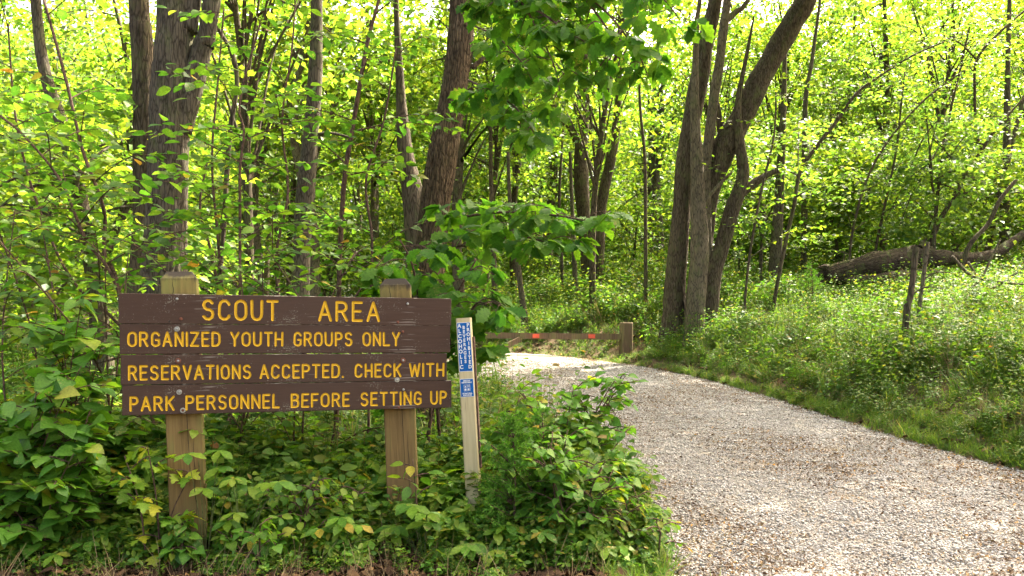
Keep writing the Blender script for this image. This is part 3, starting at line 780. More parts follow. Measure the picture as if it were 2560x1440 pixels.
# ------------------------------------------------------------------ marker post with stickers
mk = empty('marker_post'); mY = 5.35
base = P(1192, 1390, mY); topp = P(1159, 795, mY)
mk.location = (base.x, mY, 0)
lean = math.atan2(topp.x - base.x, topp.z); mk.rotation_euler = (0, lean, R(-6))
tag(mk, 'slim pale leaning post with two blue stickers, right of the brown sign', 'post')
mlen = math.hypot(topp.x - base.x, topp.z)
mb = MB(); timber(mb, .102, .05, -.1, mlen, ch=0, bev=.008); mb.build('pole', M['marker'], mk)
mb = MB(); mb.box(.0525, .064, -.012, .03, .55, mlen - .13); mb.build('side_shade_strip', M['twig'], mk)  # added dark strip: its colour stands in for the pole's shaded right side
def text_mesh(txt, size, off=0.0):
    cu = bpy.data.curves.new('letter', 'FONT'); cu.body = txt; cu.size = size; cu.offset = off; cu.align_x = 'CENTER'; cu.resolution_u = 3; cu.extrude = .0002
    o = bpy.data.objects.new('tmp', cu); me = bpy.data.meshes.new_from_object(o); bpy.data.objects.remove(o); bpy.data.curves.remove(cu); return me
def sticker(z0, z1, hw=.0455):
    mb = MB(); mb.box(-hw, hw, -.0262, -.0250, z0, z1); o = mb.build('sticker', M['white'], mk)
    mb = MB(); mb.box(-hw + .0022, hw - .0022, -.0267, -.0263, z0 + .003, z1 - .003); mb.build('blue_field', M['blue'], o); return o
def put_text(parent, txt, x, z, size, off, sx=1):
    me = text_mesh(txt, size, off); me.materials.clear(); me.materials.append(M['white'])
    o = bpy.data.objects.new('letter' if len(txt) == 1 else 'lettering', me); COL.objects.link(o); o.parent = parent
    o.location = (x, -.0272, z); o.rotation_euler = (R(90), 0, 0); o.scale = (sx, 1, 1)
zt = mlen - .03
s1 = sticker(zt - .330, zt)
s1['label'] = 'tall blue sticker with white stacked letters'
for wd, x, top_, pit in (('ALCOHOLIC', -.029, zt - .034, .0345), ('BEVERAGES', .0, zt - .044, .0285), ('PROHIBITED', .029, zt - .030, .0310)):
    for i, ch_ in enumerate(wd): put_text(s1, ch_, x, top_ - i * pit, pit * 1.04, .0013, .95)
z2 = zt - .378
s2 = sticker(z2 - .122, z2); s2['label'] = 'small blue sticker with a square white emblem'
for tx, dz, sz in (('MISSOURI', .018, .0115), ('DEPARTMENT', .0295, .0115), ('OF NATURAL', .102, .0115), ('RESOURCES', .1135, .0115)):
    put_text(s2, tx, 0, z2 - dz, sz, .0006, .95)
# emblem: rounded square outline with four small fields (hill, water, leaf, drop)
eb = MB(); cx_, cz_ = 0, z2 - .061; s_ = .021
def flat(x0, x1, z0, z1): eb.box(cx_ + x0, cx_ + x1, -.0272, -.0268, cz_ + z0, cz_ + z1)
t_ = .0018
flat(-s_, s_, s_ - t_, s_); flat(-s_, s_, -s_, -s_ + t_); flat(-s_, -s_ + t_, -s_ + t_, s_ - t_); flat(s_ - t_, s_, -s_ + t_, s_ - t_)
flat(-.0007, .0007, -s_ + t_, s_ - t_); flat(-s_ + t_, s_ - t_, -.0007, .0007) if False else None
for k in range(3): flat(.003, .017, .004 + k * .005, .006 + k * .005)
eb.add([(cx_-.017, -.0272, cz_+.003), (cx_-.004, -.0272, cz_+.003), (cx_-.010, -.0272, cz_+.016)], [(0, 1, 2)])
for cxx in (-.0105, .0105):
    n = 10; eb.add([(cx_ + cxx + .0062*math.cos(6.283*k/n), -.0272, cz_ - .0105 + .0072*math.sin(6.283*k/n)) for k in range(n)], [tuple(range(n))])
eb.build('emblem', M['white'], s2)

# ------------------------------------------------------------------ timber gate
gate = empty('gate', (2.70, 19.0, 0)); tag(gate, 'low brown timber gate beam with two orange-red reflectors across the road edge', 'gate')
gz = hz(2.7, 19.0)
gp = P(1563, 890, 19.0); gtop = P(1563, 806, 19.0)
mb = MB(); timber(mb, .265, .265, gp.z - .4, gtop.z, ch=.02, bev=.03); po = mb.build('post', M['gate_wood'], gate, loc=(0, 0, 0)); po.rotation_euler = (0, R(1), R(12))
g0, g1 = P(1205, 838, 19.1), P(1553, 842, 19.0)
mb = MB()
def beam(mb, a, b, h, d):
    a, b = Vector(a), Vector(b); t = (b - a).normalized(); s = Vector((-t.y, t.x, 0)).normalized(); u = s.cross(t) if s.cross(t).z > 0 else t.cross(s)
    n = 10; vs = []
    for i in range(n + 1):
        c = a.lerp(b, i / n) + Vector((0, 0, .012 * noise.noise(Vector((i * .7, 3, h * 9)))))
        vs += [c - s*d/2 - u*h/2, c + s*d/2 - u*h/2, c + s*d/2 + u*h/2, c - s*d/2 + u*h/2]
    mb.add([tuple(v) for v in vs], [(i*4+k, i*4+(k+1)%4, (i+1)*4+(k+1)%4, (i+1)*4+k) for i in range(n) for k in range(4)] + [(3,2,1,0), (n*4, n*4+1, n*4+2, n*4+3)])
gl = gate.location
beam(mb, g0 - gl, g1 - gl, .145, .14); bm_ = mb.build('beam', M['gate_wood'], gate)
mb = MB(); beam(mb, P(1190, 905, 18.6) - gl, P(1300, 847, 19.0) - gl, .12, .12); mb.build('brace', M['gate_wood'], gate)
for pxr in (1340, 1479.5):
    c = P(pxr, 839.8 + (pxr - 1340) * .007, 18.92) - gl; mb = MB(); mb.box(c.x - .078, c.x + .078, c.y - .012, c.y - .006, c.z - .045, c.z + .045); mb.build('reflector', M['reflector'], bm_)

# ------------------------------------------------------------------ gravel stones and litter on the road
rng = np.random.default_rng(11)
def stone_src(seed, n=14):
    rg = np.random.default_rng(seed); Vs, Ts = [], []; b = 0
    ico_v = np.array([(0,0,1),(.89,0,.45),(.28,.85,.45),(-.72,.53,.45),(-.72,-.53,.45),(.28,-.85,.45),(.72,.53,-.45),(-.28,.85,-.45),(-.89,0,-.45),(-.28,-.85,-.45),(.72,-.53,-.45),(0,0,-1)])
    ico_t = np.array([(0,1,2),(0,2,3),(0,3,4),(0,4,5),(0,5,1),(1,6,2),(2,7,3),(3,8,4),(4,9,5),(5,10,1),(2,6,7),(3,7,8),(4,8,9),(5,9,10),(1,10,6),(6,11,7),(7,11,8),(8,11,9),(9,11,10),(10,11,6)])
    for k in range(n):
        v = ico_v * rg.uniform(.7, 1.2, (12, 1)) * np.array([1, rg.uniform(.6, 1), rg.uniform(.35, .65)]) * rg.uniform(.004, .0105)
        a = rg.uniform(0, 6.28); c, s = math.cos(a), math.sin(a); v = v @ np.array([[c, s, 0], [-s, c, 0], [0, 0, 1]])
        v += np.array([rg.uniform(-.07, .07), rg.uniform(-.07, .07), .002]); Vs.append(v); Ts.append(ico_t + b); b += 12
    return source('stone_chips', np.concatenate(Vs), np.concatenate(Ts), M['stone'])
def road_pts(n, y0, y1, powr, rng, margin=0.0):
    out = []
    while sum(map(len, out)) < n:
        m = n * 3
        y = y0 + (y1 - y0) * rng.random(m) ** powr; x = rng.uniform(-6, 7, m)
        ok = inside(x, y); out.append(np.stack([x[ok], y[ok]], 1))
    return np.concatenate(out)[:n]
def road_z(p):
    dR, dL = dpoly(p[:, 0], p[:, 1], REs), dpoly(p[:, 0], p[:, 1], LEs); t = dL / (dR + dL)
    return zr(p[:, 1]) + .012 + .05 * np.sin(np.pi * t) - .018 * (np.exp(-((t - .28) / .09) ** 2) + np.exp(-((t - .72) / .09) ** 2))
p = road_pts(19000, 3.2, 17, 1.7, rng); n = len(p)
scatter('gravel', np.c_[p, road_z(p) + .003], np.c_[np.zeros(n), np.zeros(n), rng.uniform(0, 6.28, n)], rng.uniform(.7, 1.5, n) * (1 + np.clip(p[:, 1] - 7, 0, 10) * .04), [stone_src(i) for i in range(5)],
        'loose pale limestone chips lying over the road', 'gravel')
def litter_src(seed, n, size, mat='dry'):
    rg = np.random.default_rng(seed); pos = np.c_[rg.uniform(-.12, .12, (n, 2)), rg.uniform(.002, .012, n)]
    tv = OV2[0].copy(); tv[:, 2] = tv[:, 2] * 1.5 + .12 * np.sin(tv[:, 0] * 5)
    d = rand_dirs(rg, n, -12, 20); s = size * rg.uniform(.35, 1.1, n)
    V, T = cloud(tv, OV2[1], pos, frames(pos, d, up_normals(rg, n, .45), s, s * rg.uniform(.6, 1.2, n))); return source('dead_leaves', V, T, M[mat])
p = road_pts(15000, 3.2, 19, 1.6, rng); n = len(p)
tt_ = dpoly(p[:, 0], p[:, 1], LEs); tt_ = tt_ / (tt_ + dpoly(p[:, 0], p[:, 1], REs)); trk_ = np.exp(-((tt_ - .28) / .1) ** 2) + np.exp(-((tt_ - .72) / .1) ** 2)
keep = np.array([noise.noise(Vector((a * .8, b * .45, 2))) + rng.normal(0, .22) > -.05 + .3 * k_ - .35 * ((1 - k_) * (abs(tt2 - .5) > .42)) for (a, b), k_, tt2 in zip(p, trk_, tt_)]); p = p[keep]; n = len(p)
scatter('road_litter', np.c_[p, road_z(p) + .009], np.c_[np.zeros(n), np.zeros(n), rng.uniform(0, 6.28, n)], rng.uniform(.5, 1.2, n), [litter_src(i, 7, .030) for i in range(20, 25)], 'crumbled brown leaves strewn over the pale gravel', 'leaf litter')

# ------------------------------------------------------------------ ground cover
weeds_near = [weed(1, OV, 5, .30, .055, 7, M['leaf_near'], 'weed'), weed(2, CREEP, 4, .22, .085, 3, M['leaf_near'], 'creeper', whorl=5),
              weed(3, OV, 6, .36, .048, 8, M['leaf_bank'], 'weed'), weed(4, CREEP, 3, .26, .075, 4, M['leaf_near'], 'creeper', whorl=3),
              weed(5, HEART, 3, .30, .070, 3, M['leaf_heart'], 'vine'), weed(6, OV, 4, .18, .045, 6, M['leaf_near'], 'weed')]
weeds_bank = [weed(11, OV2, 7, .34, .055, 9, M['leaf_bank'], 'weed', spread=.8), weed(12, OV2, 8, .28, .045, 10, M['leaf_bank'], 'weed', spread=1.0),
              weed(13, CREEP, 4, .25, .070, 4, M['leaf_bank'], 'creeper', whorl=3), weed(14, OV2, 6, .46, .050, 11, M['leaf_far_cool'], 'weed'), weed(15, OV2, 4, .80, .06, 9, M['leaf_bank'], 'weed', spread=.5), weed(16, OV, 5, .5, .085, 6, M['leaf_shrub'], 'weed'), tuft(17, 14, .55, M['dry_grass'], 'dry_stems', .35), tuft(18, 30, .42, M['grass'], 'grass_tuft')]
grass_src = [tuft(31, 26, .26, M['grass'], 'grass_tuft'), tuft(32, 22, .18, M['grass'], 'grass_tuft'), tuft(33, 18, .34, M['grass'], 'grass_tuft')]
dry_src = [tuft(41, 4, .22, M['dry_grass'], 'dry_grass', .5), litter_src(60, 12, .10, 'dry_dark'), litter_src(61, 14, .08, 'dry_dark'), litter_src(62, 13, .09, 'dry_dark'), litter_src(63, 12, .11, 'dry_dark')]
def region(n, x0, x1, y0, y1, rng, cond, ypow=1.0):
    x = rng.uniform(x0, x1, n); y = y0 + (y1 - y0) * rng.random(n) ** ypow
    ok = cond(x, y); return x[ok], y[ok]
def rots(rng, n, tilt=.2): return np.c_[rng.normal(0, tilt, n), rng.normal(0, tilt, n), rng.uniform(0, 6.28, n)]
def frustum(x, y, m=1.5): return np.abs(x) < y * .66 + m
outside = lambda x, y: ~inside(x, y)
rightside = lambda x, y: dpoly(x, y, REs) < dpoly(x, y, LEs)
# bank right of the road and beyond the gate
x, y = region(75000, -6, 24, 4.5, 36, rng, lambda x, y: outside(x, y) & rightside(x, y) & frustum(x, y) & (dpoly(x, y, REs) > .3) & ((x - 2.6) ** 2 + (y - 18.6) ** 2 > .5) , 1.25)
n = len(x); print('bank plants', n)
dens = np.array([noise.noise(Vector((a * .6, b * .6, 5))) for a, b in zip(x, y)])
s = .86 * np.where((y > 17.2) & (y < 21) & (x < 3.2), .42, 1) * np.where((y > 14.5) & (x > 5.5), 0.75, 1) * (0.75 + .8 * np.clip(dens + .4, 0, 1)) * rng.uniform(.6, 1.25, n) * np.clip(dpoly(x, y, REs) * .4 + .42, .45, 1) * (1 + np.clip(y - 12, 0, 24) * .03)
scatter('bank_undergrowth', np.c_[x, y, height(x, y)], rots(rng, n), s, weeds_bank, 'waist-high tangle of small-leaved weeds on the sunlit bank right of the road', 'undergrowth')
# woodland floor left behind the sign
x, y = region(9000, -16, 2, 5.6, 24, rng, lambda x, y: outside(x, y) & ~rightside(x, y) & frustum(x, y) & (dpoly(x, y, LEs) > .3))
n = len(x); print('wood plants', n)
scatter('woodland_undergrowth', np.c_[x, y, height(x, y)], rots(rng, n), rng.uniform(.6, 1.5, n) * (1 + np.clip(y - 8, 0, 20) * .03), weeds_bank + weeds_near[:1], 'leafy weeds covering the wood floor behind the brown sign', 'undergrowth', 2)
# foreground tangle under the sign, thinning out to the front edge
def front(x, y):
    lx = np.interp(y, [3.3, 3.9, 4.4, 5, 5.8, 7, 9], [.35, .75, .85, .95, .95, .75, .55])
    return (x < lx + .0) & (y > 4.66 + .10 * np.sin(x * 5) + .05 * np.sin(x * 13))
x, y = region(5600, -4.6, 1.0, 4.6, 6.6, rng, lambda x, y: front(x, y) & frustum(x, y, 1))
n = len(x); pc = np.minimum(np.abs(x - -2.0 * y / 4.95) , np.abs(x - -.69 * y / 5.3)); ok = ~((np.abs(x - -2.0) < .16) & (y < 5.05) | (np.abs(x - -.68) < .16) & (y < 5.35)) | (rng.random(n) < .12); x, y = x[ok], y[ok]; n = len(x)
hgt = np.interp(y, [4.6, 4.9, 5.2, 5.6, 6], [.28, .6, 1.0, 1.5, 1.6]) * np.interp(x, [-4, -2.3, -.4, .3, .95], [1.4, 1.0, .95, 1.3, .7])
scatter('foreground_undergrowth', np.c_[x, y, height(x, y)], rots(rng, n, .25), hgt * rng.uniform(.55, 1.15, n), weeds_near, 'mixed creepers and leafy weeds around the foot of the brown sign', 'undergrowth', 3)
# grass fringes
x, y = region(60000, -1, 9, 2.5, 19, rng, lambda x, y: outside(x, y) & rightside(x, y) & (dpoly(x, y, REs) < .15 + .75 * np.clip((12 - y) / 6, .0, 1)))
sel = np.array([noise.noise(Vector((a * 1.1, b * 1.1, 9))) + rng.normal(0, .25) > -.16 for a, b in zip(x, y)]); x, y = x[sel], y[sel]; n = len(x); print('grass', n)
scatter('verge_grass', np.c_[x, y, height(x, y)], rots(rng, n), rng.uniform(.25, .72, n), grass_src + grass_src[:2] + weeds_bank[:1], 'bright green grass fringe along the right edge of the gravel road', 'grass', 4)
x, y = region(5000, -.5, 1.9, 3.0, 7.5, rng, lambda x, y: outside(x, y) & ~rightside(x, y) & (dpoly(x, y, LEs) < .55))
sel = rng.random(len(x)) < .22; x, y = x[sel], y[sel]; n = len(x)
scatter('near_grass', np.c_[x, y, height(x, y)], rots(rng, n), rng.uniform(.25, .7, n), grass_src, 'thin low grass at the left corner of the gravel road', 'grass', 5)
x, y = region(5200, -5, 1.9, 4.2, 6.6, rng, lambda x, y: outside(x, y) & ~rightside(x, y)); n = len(x)
sel = x < .55; x, y = x[sel], y[sel]; n = len(x)
scatter('dead_leaf_litter', np.c_[x, y, height(x, y) + .02], rots(rng, n, .1), rng.uniform(.5, 1.2, n), dry_src, 'dead brown leaves and straw on the ground in front of the sign', 'leaf litter', 6)

x, y = region(9000, -2, 10, 4.5, 21, rng, lambda x, y: outside(x, y) & rightside(x, y) & (dpoly(x, y, REs) < 2.2)); n = len(x)
scatter('verge_litter', np.c_[x, y, height(x, y) + .02], rots(rng, n, .1), rng.uniform(.4, 1.0, n), [litter_src(70, 12, .08), litter_src(71, 12, .07), litter_src(72, 12, .09, 'dry_dark'), grass_src[1]], 'dead leaves lying between the grass on the foot of the right bank', 'leaf litter', 9)
# ------------------------------------------------------------------ plants with leaves of their own
LEAFM = {}
def leaf_mesh(key, tm, mat):
    k = (key, mat)
    if k not in LEAFM: LEAFM[k] = fast_mesh('leaf', tm[0], tm[1], M[mat])
    return LEAFM[k]
def place_leaves(root, tm, key, mat, pos, Mx, nparts, name='leaf'):
    """the leaves that show largest become parts, the rest one joined foliage part"""
    loc = np.array(root.location)
    pos = np.asarray(pos); vis = (np.abs(pos[:, 0]) < pos[:, 1] * .65) & (pos[:, 2] < CAMZ + pos[:, 1] * .43) & (pos[:, 1] > 1)
    order = np.argsort(np.where(vis, 0, 100) + pos[:, 1] - .8 * np.linalg.norm(Mx[:, :, 0], axis=1) * 10)
    own, rest = order[:nparts], order[nparts:]
    me = leaf_mesh(key, tm, mat)
    for i in own:
        o = bpy.data.objects.new(name, me); COL.objects.link(o); o.parent = root
        m4 = np.eye(4); m4[:3, :3] = Mx[i]; m4[:3, 3] = pos[i] - loc
        o.matrix_local = Matrix(m4.tolist())
    if len(rest):
        V, T = cloud(tm[0], tm[1], pos[rest] - loc, Mx[rest])
        o = bpy.data.objects.new('foliage', fast_mesh('foliage', V, T, M[mat])); COL.objects.link(o); o.parent = root; o['kind'] = 'stuff'

def noisy_path(rg, a, b, n, amp):
    a, b = np.array(a, float), np.array(b, float); L = np.linalg.norm(b - a)
    pts = [a + (b - a) * i / n + (rg.normal(0, amp * L, 3) if 0 < i < n else 0) for i in range(n + 1)]
    return [Vector(p_) for p_ in pts]
def shrub(name, label, cat, stems, rg, tm, key, mat, lsize, nbr=14, brlen=(.5, 1.2), nparts=120, group=None, cluster=False, bark='twig',
          lowest=.12, tw=5, lstep=.07, keep=None, spread=.45, droop=.0):
    """stems: list of (points, radii) in world space. Side branches carry twigs, twigs carry alternating leaves."""
    root = empty(name, tuple(stems[0][0][0])); tag(root, label, cat, group)
    loc = Vector(root.location)
    wood = MB(); pos, dr, nm, sz = [], [], [], []
    for si, (pts, rad) in enumerate(stems):
        pts = [Vector(p_) for p_ in pts]
        st = MB(); st.tube([p_ - loc for p_ in pts], rad, 8, sub=5, rough=.12, seed=si); st.build('stem', M[bark], root, smooth=True)
        sp, sr = catmull(pts, rad, 8)
        n = len(sp); az = rg.uniform(0, 6.28)
        for b in range(nbr):
            t = lowest + (1 - lowest) * (b + rg.uniform(0, 1)) / nbr
            i = min(int(t * (n - 1)), n - 1); p0 = sp[i]; az += 2.4 + rg.normal(0, .3)
            L = rg.uniform(*brlen) * (1.15 - .5 * t); el = rg.uniform(.15, .75) - droop
            d0 = Vector((math.cos(az) * math.cos(el), math.sin(az) * math.cos(el), math.sin(el)))
            p1 = p0 + d0 * L * .5; p2 = p1 + (d0 + Vector((0, 0, -.35 - droop))).normalized() * L * .5
            bp, br_ = catmull([p0, p1, p2], [sr[i] * .45, .005, .002], 5)
            wood.tube([q_ - loc for q_ in bp], br_, 5, smooth=False, cap=False)
            paths = [bp]
            for k in range(tw):
                j = int((.25 + .7 * k / tw) * (len(bp) - 1)); q0 = bp[j]
                side = d0.cross(Vector((0, 0, 1))).normalized() * (1 if k % 2 else -1)
                q1 = q0 + (side * .8 + d0 * .6 + Vector((0, 0, rg.normal(-.05 - droop * .5, .2)))).normalized() * L * rg.uniform(.25, .5)
                tp = [q0.lerp(q1, a_ / 3) + Vector((0, 0, -.04 * (a_ / 3) ** 2)) for a_ in range(4)]
                wood.tube([q_ - loc for q_ in tp], [.003, .0024, .002, .0012], 4, smooth=False, cap=False); paths.append(tp)
            for path in paths:
                ln = sum((path[a_+1] - path[a_]).length for a_ in range(len(path) - 1))
                m = max(2, int(ln / lstep)); 
                pdv = (path[-1] - path[0]).normalized(); sd_ = pdv.cross(Vector((0, 0, 1)));
                sd_ = sd_.normalized() if sd_.length > .1 else Vector((1, 0, 0))
                for a_ in range(m):
                    if cluster and a_ < m - 6: continue
                    tt = (a_ + .6) / m
                    if path is bp and tt < .35: continue
                    f_ = tt * (len(path) - 1); ii = min(int(f_), len(path) - 2); q_ = path[ii].lerp(path[ii + 1], min(1, f_ - ii))
                    if cluster:
                        q_ = path[-1]; aa = rg.uniform(0, 6.28); d = Vector((math.cos(aa), math.sin(aa), rg.uniform(-.75, .15))) + pdv * .5
                    else:
                        s__ = 1 if a_ % 2 else -1
                        d = (sd_ * s__ * .85 + pdv * rg.uniform(.3, .8) + Vector((0, 0, rg.uniform(-.45, .15)))) if a_ < m - 1 else pdv
                    pos.append(tuple(q_)); dr.append(tuple(d)); nm.append((rg.normal(0, spread), rg.normal(0, spread), 1)); sz.append(lsize * rg.uniform(.65, 1.2))
    pos, dr, nm, sz = map(np.array, (pos, dr, nm, sz))
    if keep is not None:
        k_ = keep(pos); pos, dr, nm, sz = pos[k_], dr[k_], nm[k_], sz[k_]
    wood.build('twigs', M[bark], root, smooth=True)['kind'] = 'stuff'
    place_leaves(root, tm, key, mat, pos, frames(pos, dr, nm, sz), nparts)
    return root
rg = np.random.default_rng(77)
def pxstem(pts, Y, dY=0.0):
    """points (px, py, width px) in the photograph at distance Y, carried down to the ground"""
    n = len(pts); out, rad = [], []
    for i, (a, b, w_) in enumerate(pts):
        Yi = Y + dY * i / max(1, n - 1); out.append(P(a, b, Yi)); rad.append(w_ / 2 / F * Yi)
    return out, rad
def grounded(pts, rad):
    """first point is the lowest; extend to the terrain"""
    p0, p1 = pts[0], pts[1]; d = (p0 - p1).normalized(); z = hz(p0.x, p0.y) - .08
    if p0.z > z + .05:
        k = (p0.z - z); d = Vector((d.x * .5, d.y * .5, -1)); q_ = p0 + d * k; q_.z = hz(q_.x, q_.y) - .08
        return [q_] + pts, [rad[0] * 1.12] + rad
    return pts, rad

# saplings behind the sign on the left
sap = [
 ('slender dark sapling with a crooked stem left of the thickest trunk', [(297,730,11),(262,640,10),(262,540,9.5),(240,465,9),(205,370,8.5),(165,200,8),(110,0,7)], 6.6, 16),
 ('wiry bush at the left picture edge, its stem rising to the right', [(300,740,8),(215,600,8),(150,450,7),(60,340,6),(0,290,5),(-70,240,4)], 6.3, 15),
 ('low leafy shrub rising behind the left end of the sign', [(330,860,8),(180,700,7),(90,500,6),(40,300,5),(20,60,4)], 6.9, 16),
 ('green sapling between the thickest trunk and the grey trunk', [(600,760,8),(600,560,7),(600,420,6.5),(610,330,6),(600,250,5.5),(650,60,4.5)], 6.8, 16),
 ('thin upright sapling in front of the grey lichened trunk', [(560,800,8),(545,600,7),(530,400,6),(545,200,5),(560,20,4)], 7.4, 14),
 ('reddish leaning sapling between the grey trunk and the oak', [(848,690,13),(852,590,13),(862,440,12),(880,330,11.5),(898,220,11),(918,110,10),(950,-10,9),(985,-130,8)], 8.0, 16),
 ('leafy bush with small ovate leaves behind the word SCOUT', [(700,800,8),(690,640,7),(720,480,6),(705,300,5.5),(730,120,4.5),(740,-40,3.5)], 7.2, 16),
 ('light green bush directly left of the oak trunk', [(925,800,7),(930,600,6.5),(915,450,6),(960,300,5),(990,120,4)], 7.6, 14),
 ('dense shrub spreading behind the first letters of the sign', [(560,830,8),(530,640,7),(500,520,6),(520,400,4)], 7.5, 8),
]
for i, (lab, pts, Y, nb) in enumerate(sap):
    p_, r_ = grounded(*pxstem(pts, Y, .3))
    shrub('sapling', lab, 'sapling', [(p_, r_)], rg, OV, 'ovate', 'leaf_shrub', .115, nbr=int(nb * .85), brlen=(.6, 1.25), nparts=110, group='saplings behind the sign', lstep=.082)
# low shrubs that close the gap above the sign boards
for i, (px, Y, h_, lab) in enumerate([(560, 6.2, 1.9, 'low shrub behind the letters OUT of the sign'), (760, 6.3, 2.0, 'low shrub peeping over the middle of the sign'), (250, 6.0, 2.0, 'low shrub peeping over the left end of the sign'), (60, 5.9, 2.4, 'leafy shrub at the far left edge, level with the sign')]):
    X = (px - 1280) / F * Y; z0 = hz(X, Y)
    stems = [([ (X + rg.normal(0,.05), Y, z0 - .05), (X + rg.normal(0,.2), Y + rg.normal(0,.15), z0 + h_*.5), (X + rg.normal(0,.35), Y + rg.normal(0,.25), z0 + h_)], [.009, .007, .004]) for k in range(3)]
    shrub('shrub', lab, 'shrub', stems, rg, OV, 'ovate', 'leaf_near' if i % 2 else 'leaf_shrub', .095, nbr=9, brlen=(.4, .85), nparts=70, group='low shrubs behind the sign', lstep=.08)

# ------------------------------------------------------------------ tree crowns of the wood
def crown_mesh(name, seed, n_clump, per, rx, rz, mat, lsize, tm=DIA, flat=.2, crad=.9):
    rg = np.random.default_rng(seed)
    u = rg.normal(0, 1, (n_clump, 3)); u /= np.linalg.norm(u, axis=1, keepdims=True); rr = rg.random(n_clump) ** .45
    c = u * rr[:, None] * np.array([rx, rx, rz])
    n = n_clump * per
    ci = np.repeat(np.arange(n_clump), per)
    cr_ = crad * rg.uniform(.5, 1.3, n_clump)
    off = rg.normal(0, 1, (n, 3)) * np.array([1, 1, flat]) * (cr_[ci] * .55)[:, None]
    tiltv = rg.normal(0, .25, (n_clump, 2))[ci]
    off[:, 2] += (off[:, :2] * tiltv).sum(1) - .25 * (off[:, :2] ** 2).sum(1)
    pos = c[ci] + off
    d = rand_dirs(rg, n, -50, 25); s = lsize * rg.uniform(.6, 1.25, n)
    V, T = cloud(tm[0], tm[1], pos, frames(pos, d, up_normals(rg, n, .6), s))
    return fast_mesh(name, V, T, M[mat]), c
crowns = [crown_mesh('crown', 200 + i, 84, 46, 2.6 + .3 * (i % 3), 4.4 + .5 * (i % 2), 'leaf_far' if i % 3 else 'leaf_far_cool', .20) for i in range(6)]
low_crowns = [crown_mesh('crown', 300 + i, 60, 45, 1.7, 1.6, 'leaf_far' if i % 2 else 'leaf_far_cool', .14, crad=.55) for i in range(3)]
def trunk_variant(seed, h, r, clumps, zc, mat, nbranch=44):
    rg = np.random.default_rng(seed); mb = MB()
    pts = [Vector((0, 0, -.3))] + [Vector((rg.normal(0, .14) * k, rg.normal(0, .14) * k, h * k / 4)) for k in range(1, 5)]
    rad = [r * 1.2, r, r * .8, r * .55, r * .2]
    mb.tube(pts, rad, 9, rough=.1, sub=5, seed=seed)
    sp, sr = catmull(pts, rad, 8)
    for k in range(nbranch):
        i = int(len(sp) * rg.uniform(.3, .95)); c = clumps[rg.integers(len(clumps))] + np.array([0, 0, zc])
        p0 = sp[min(i, len(sp)-1)]; p2 = Vector(c)
        if p2.z < p0.z - 1.5: continue
        p1 = p0.lerp(p2, .5) + Vector((0, 0, .15 * (p2 - p0).length))
        mb.tube([p0, p1, p2], [sr[min(i, len(sp)-1)] * .4 + .008, .018, .007], 5, cap=False)
    return mb.mesh('trunk', M[mat], True)
tv = []
for i, (cm, cl) in enumerate(crowns):
    zc = 7.6 + .5 * (i % 3)
    tv.append((trunk_variant(500 + i, 11.5, [.11, .16, .09, .2, .13, .1][i], cl, zc, ['bark', 'bark_grey', 'bark', 'bark_grey', 'bark_pale', 'bark'][i]), cm, zc))
lv = []
for i, (cm, cl) in enumerate(low_crowns):
    lv.append((trunk_variant(600 + i, 3.6, .035, cl, 2.3, 'bark_grey', 14), cm, 2.3))

def forest_tree(x, y, var, s, rot, label, group, name='tree', cat='tree'):
    root = empty(name, (x, y, hz(x, y))); root.rotation_euler = (0, 0, rot); root.scale = (s, s, s * rg.uniform(.9, 1.1)); tag(root, label, cat, group)
    t, c, zc = var
    a = bpy.data.objects.new('trunk', t); COL.objects.link(a); a.parent = root
    b = bpy.data.objects.new('crown', c); COL.objects.link(b); b.parent = root; b.location = (0, 0, zc)
    return root
rf = random.Random(5)
placed = []
def free(x, y, dmin):
    return all((x - a) ** 2 + (y - b) ** 2 > dmin ** 2 for a, b in placed)
cnt = 0
def fill(n, xr, yr, dmin, variants, label, group, srange, cond=lambda x, y: True, name='tree', cat='tree'):
    k = 0; tries = 0
    while k < n and tries < n * 60:
        tries += 1
        y = rf.uniform(*yr); x = rf.uniform(xr[0], xr[1])
        if abs(x) > y * .72 + 3 or not cond(x, y) or not free(x, y, dmin): continue
        if inside(np.array([x]), np.array([y]))[0] or float(dpoly(np.array([x]), np.array([y]), REs)[0]) < .9: continue
        placed.append((x, y)); k += 1
        forest_tree(x, y, variants[rf.randrange(len(variants))], rf.uniform(*srange), rf.uniform(0, 6.28), label, group, name, cat)
# the wood behind: trees that nothing in the picture tells apart
fill(25, (-24, 24), (22, 34), 2.4, tv, 'slim leafy tree deep in the bright green wood behind', 'trees of the wood behind', (.85, 1.15), lambda x, y: not (2.5 < x < 12.5 and y < 30))
fill(36, (-34, 34), (34, 52), 3.2, tv, 'slim leafy tree deep in the bright green wood behind', 'trees of the wood behind', (1.0, 1.5))
fill(6, (-14, -2), (12.5, 20), 2.2, tv, 'slim leafy tree in the wood beyond the left saplings', 'trees left of the road', (.7, .95), lambda x, y: x < -2.2)
fill(34, (-14, 18), (20, 32), 1.5, lv, 'bright young understorey tree beyond the timber gate', 'understorey trees', (.8, 1.4), lambda x, y: not (-1 < x < 6 and y < 26.5), name='young_tree')
fill(3, (9, 20), (23, 28), 1.4, lv, 'bright young understorey tree on the right bank', 'understorey trees on the right bank', (.8, 1.3), lambda x, y: x > 6.2 + (y - 11) * .25, name='young_tree')
fill(4, (-10, -1.5), (10, 15), 1.2, lv, 'young understorey tree behind the brown sign', 'understorey trees behind the sign', (.8, 1.3), lambda x, y: x < -1.6, name='young_tree')

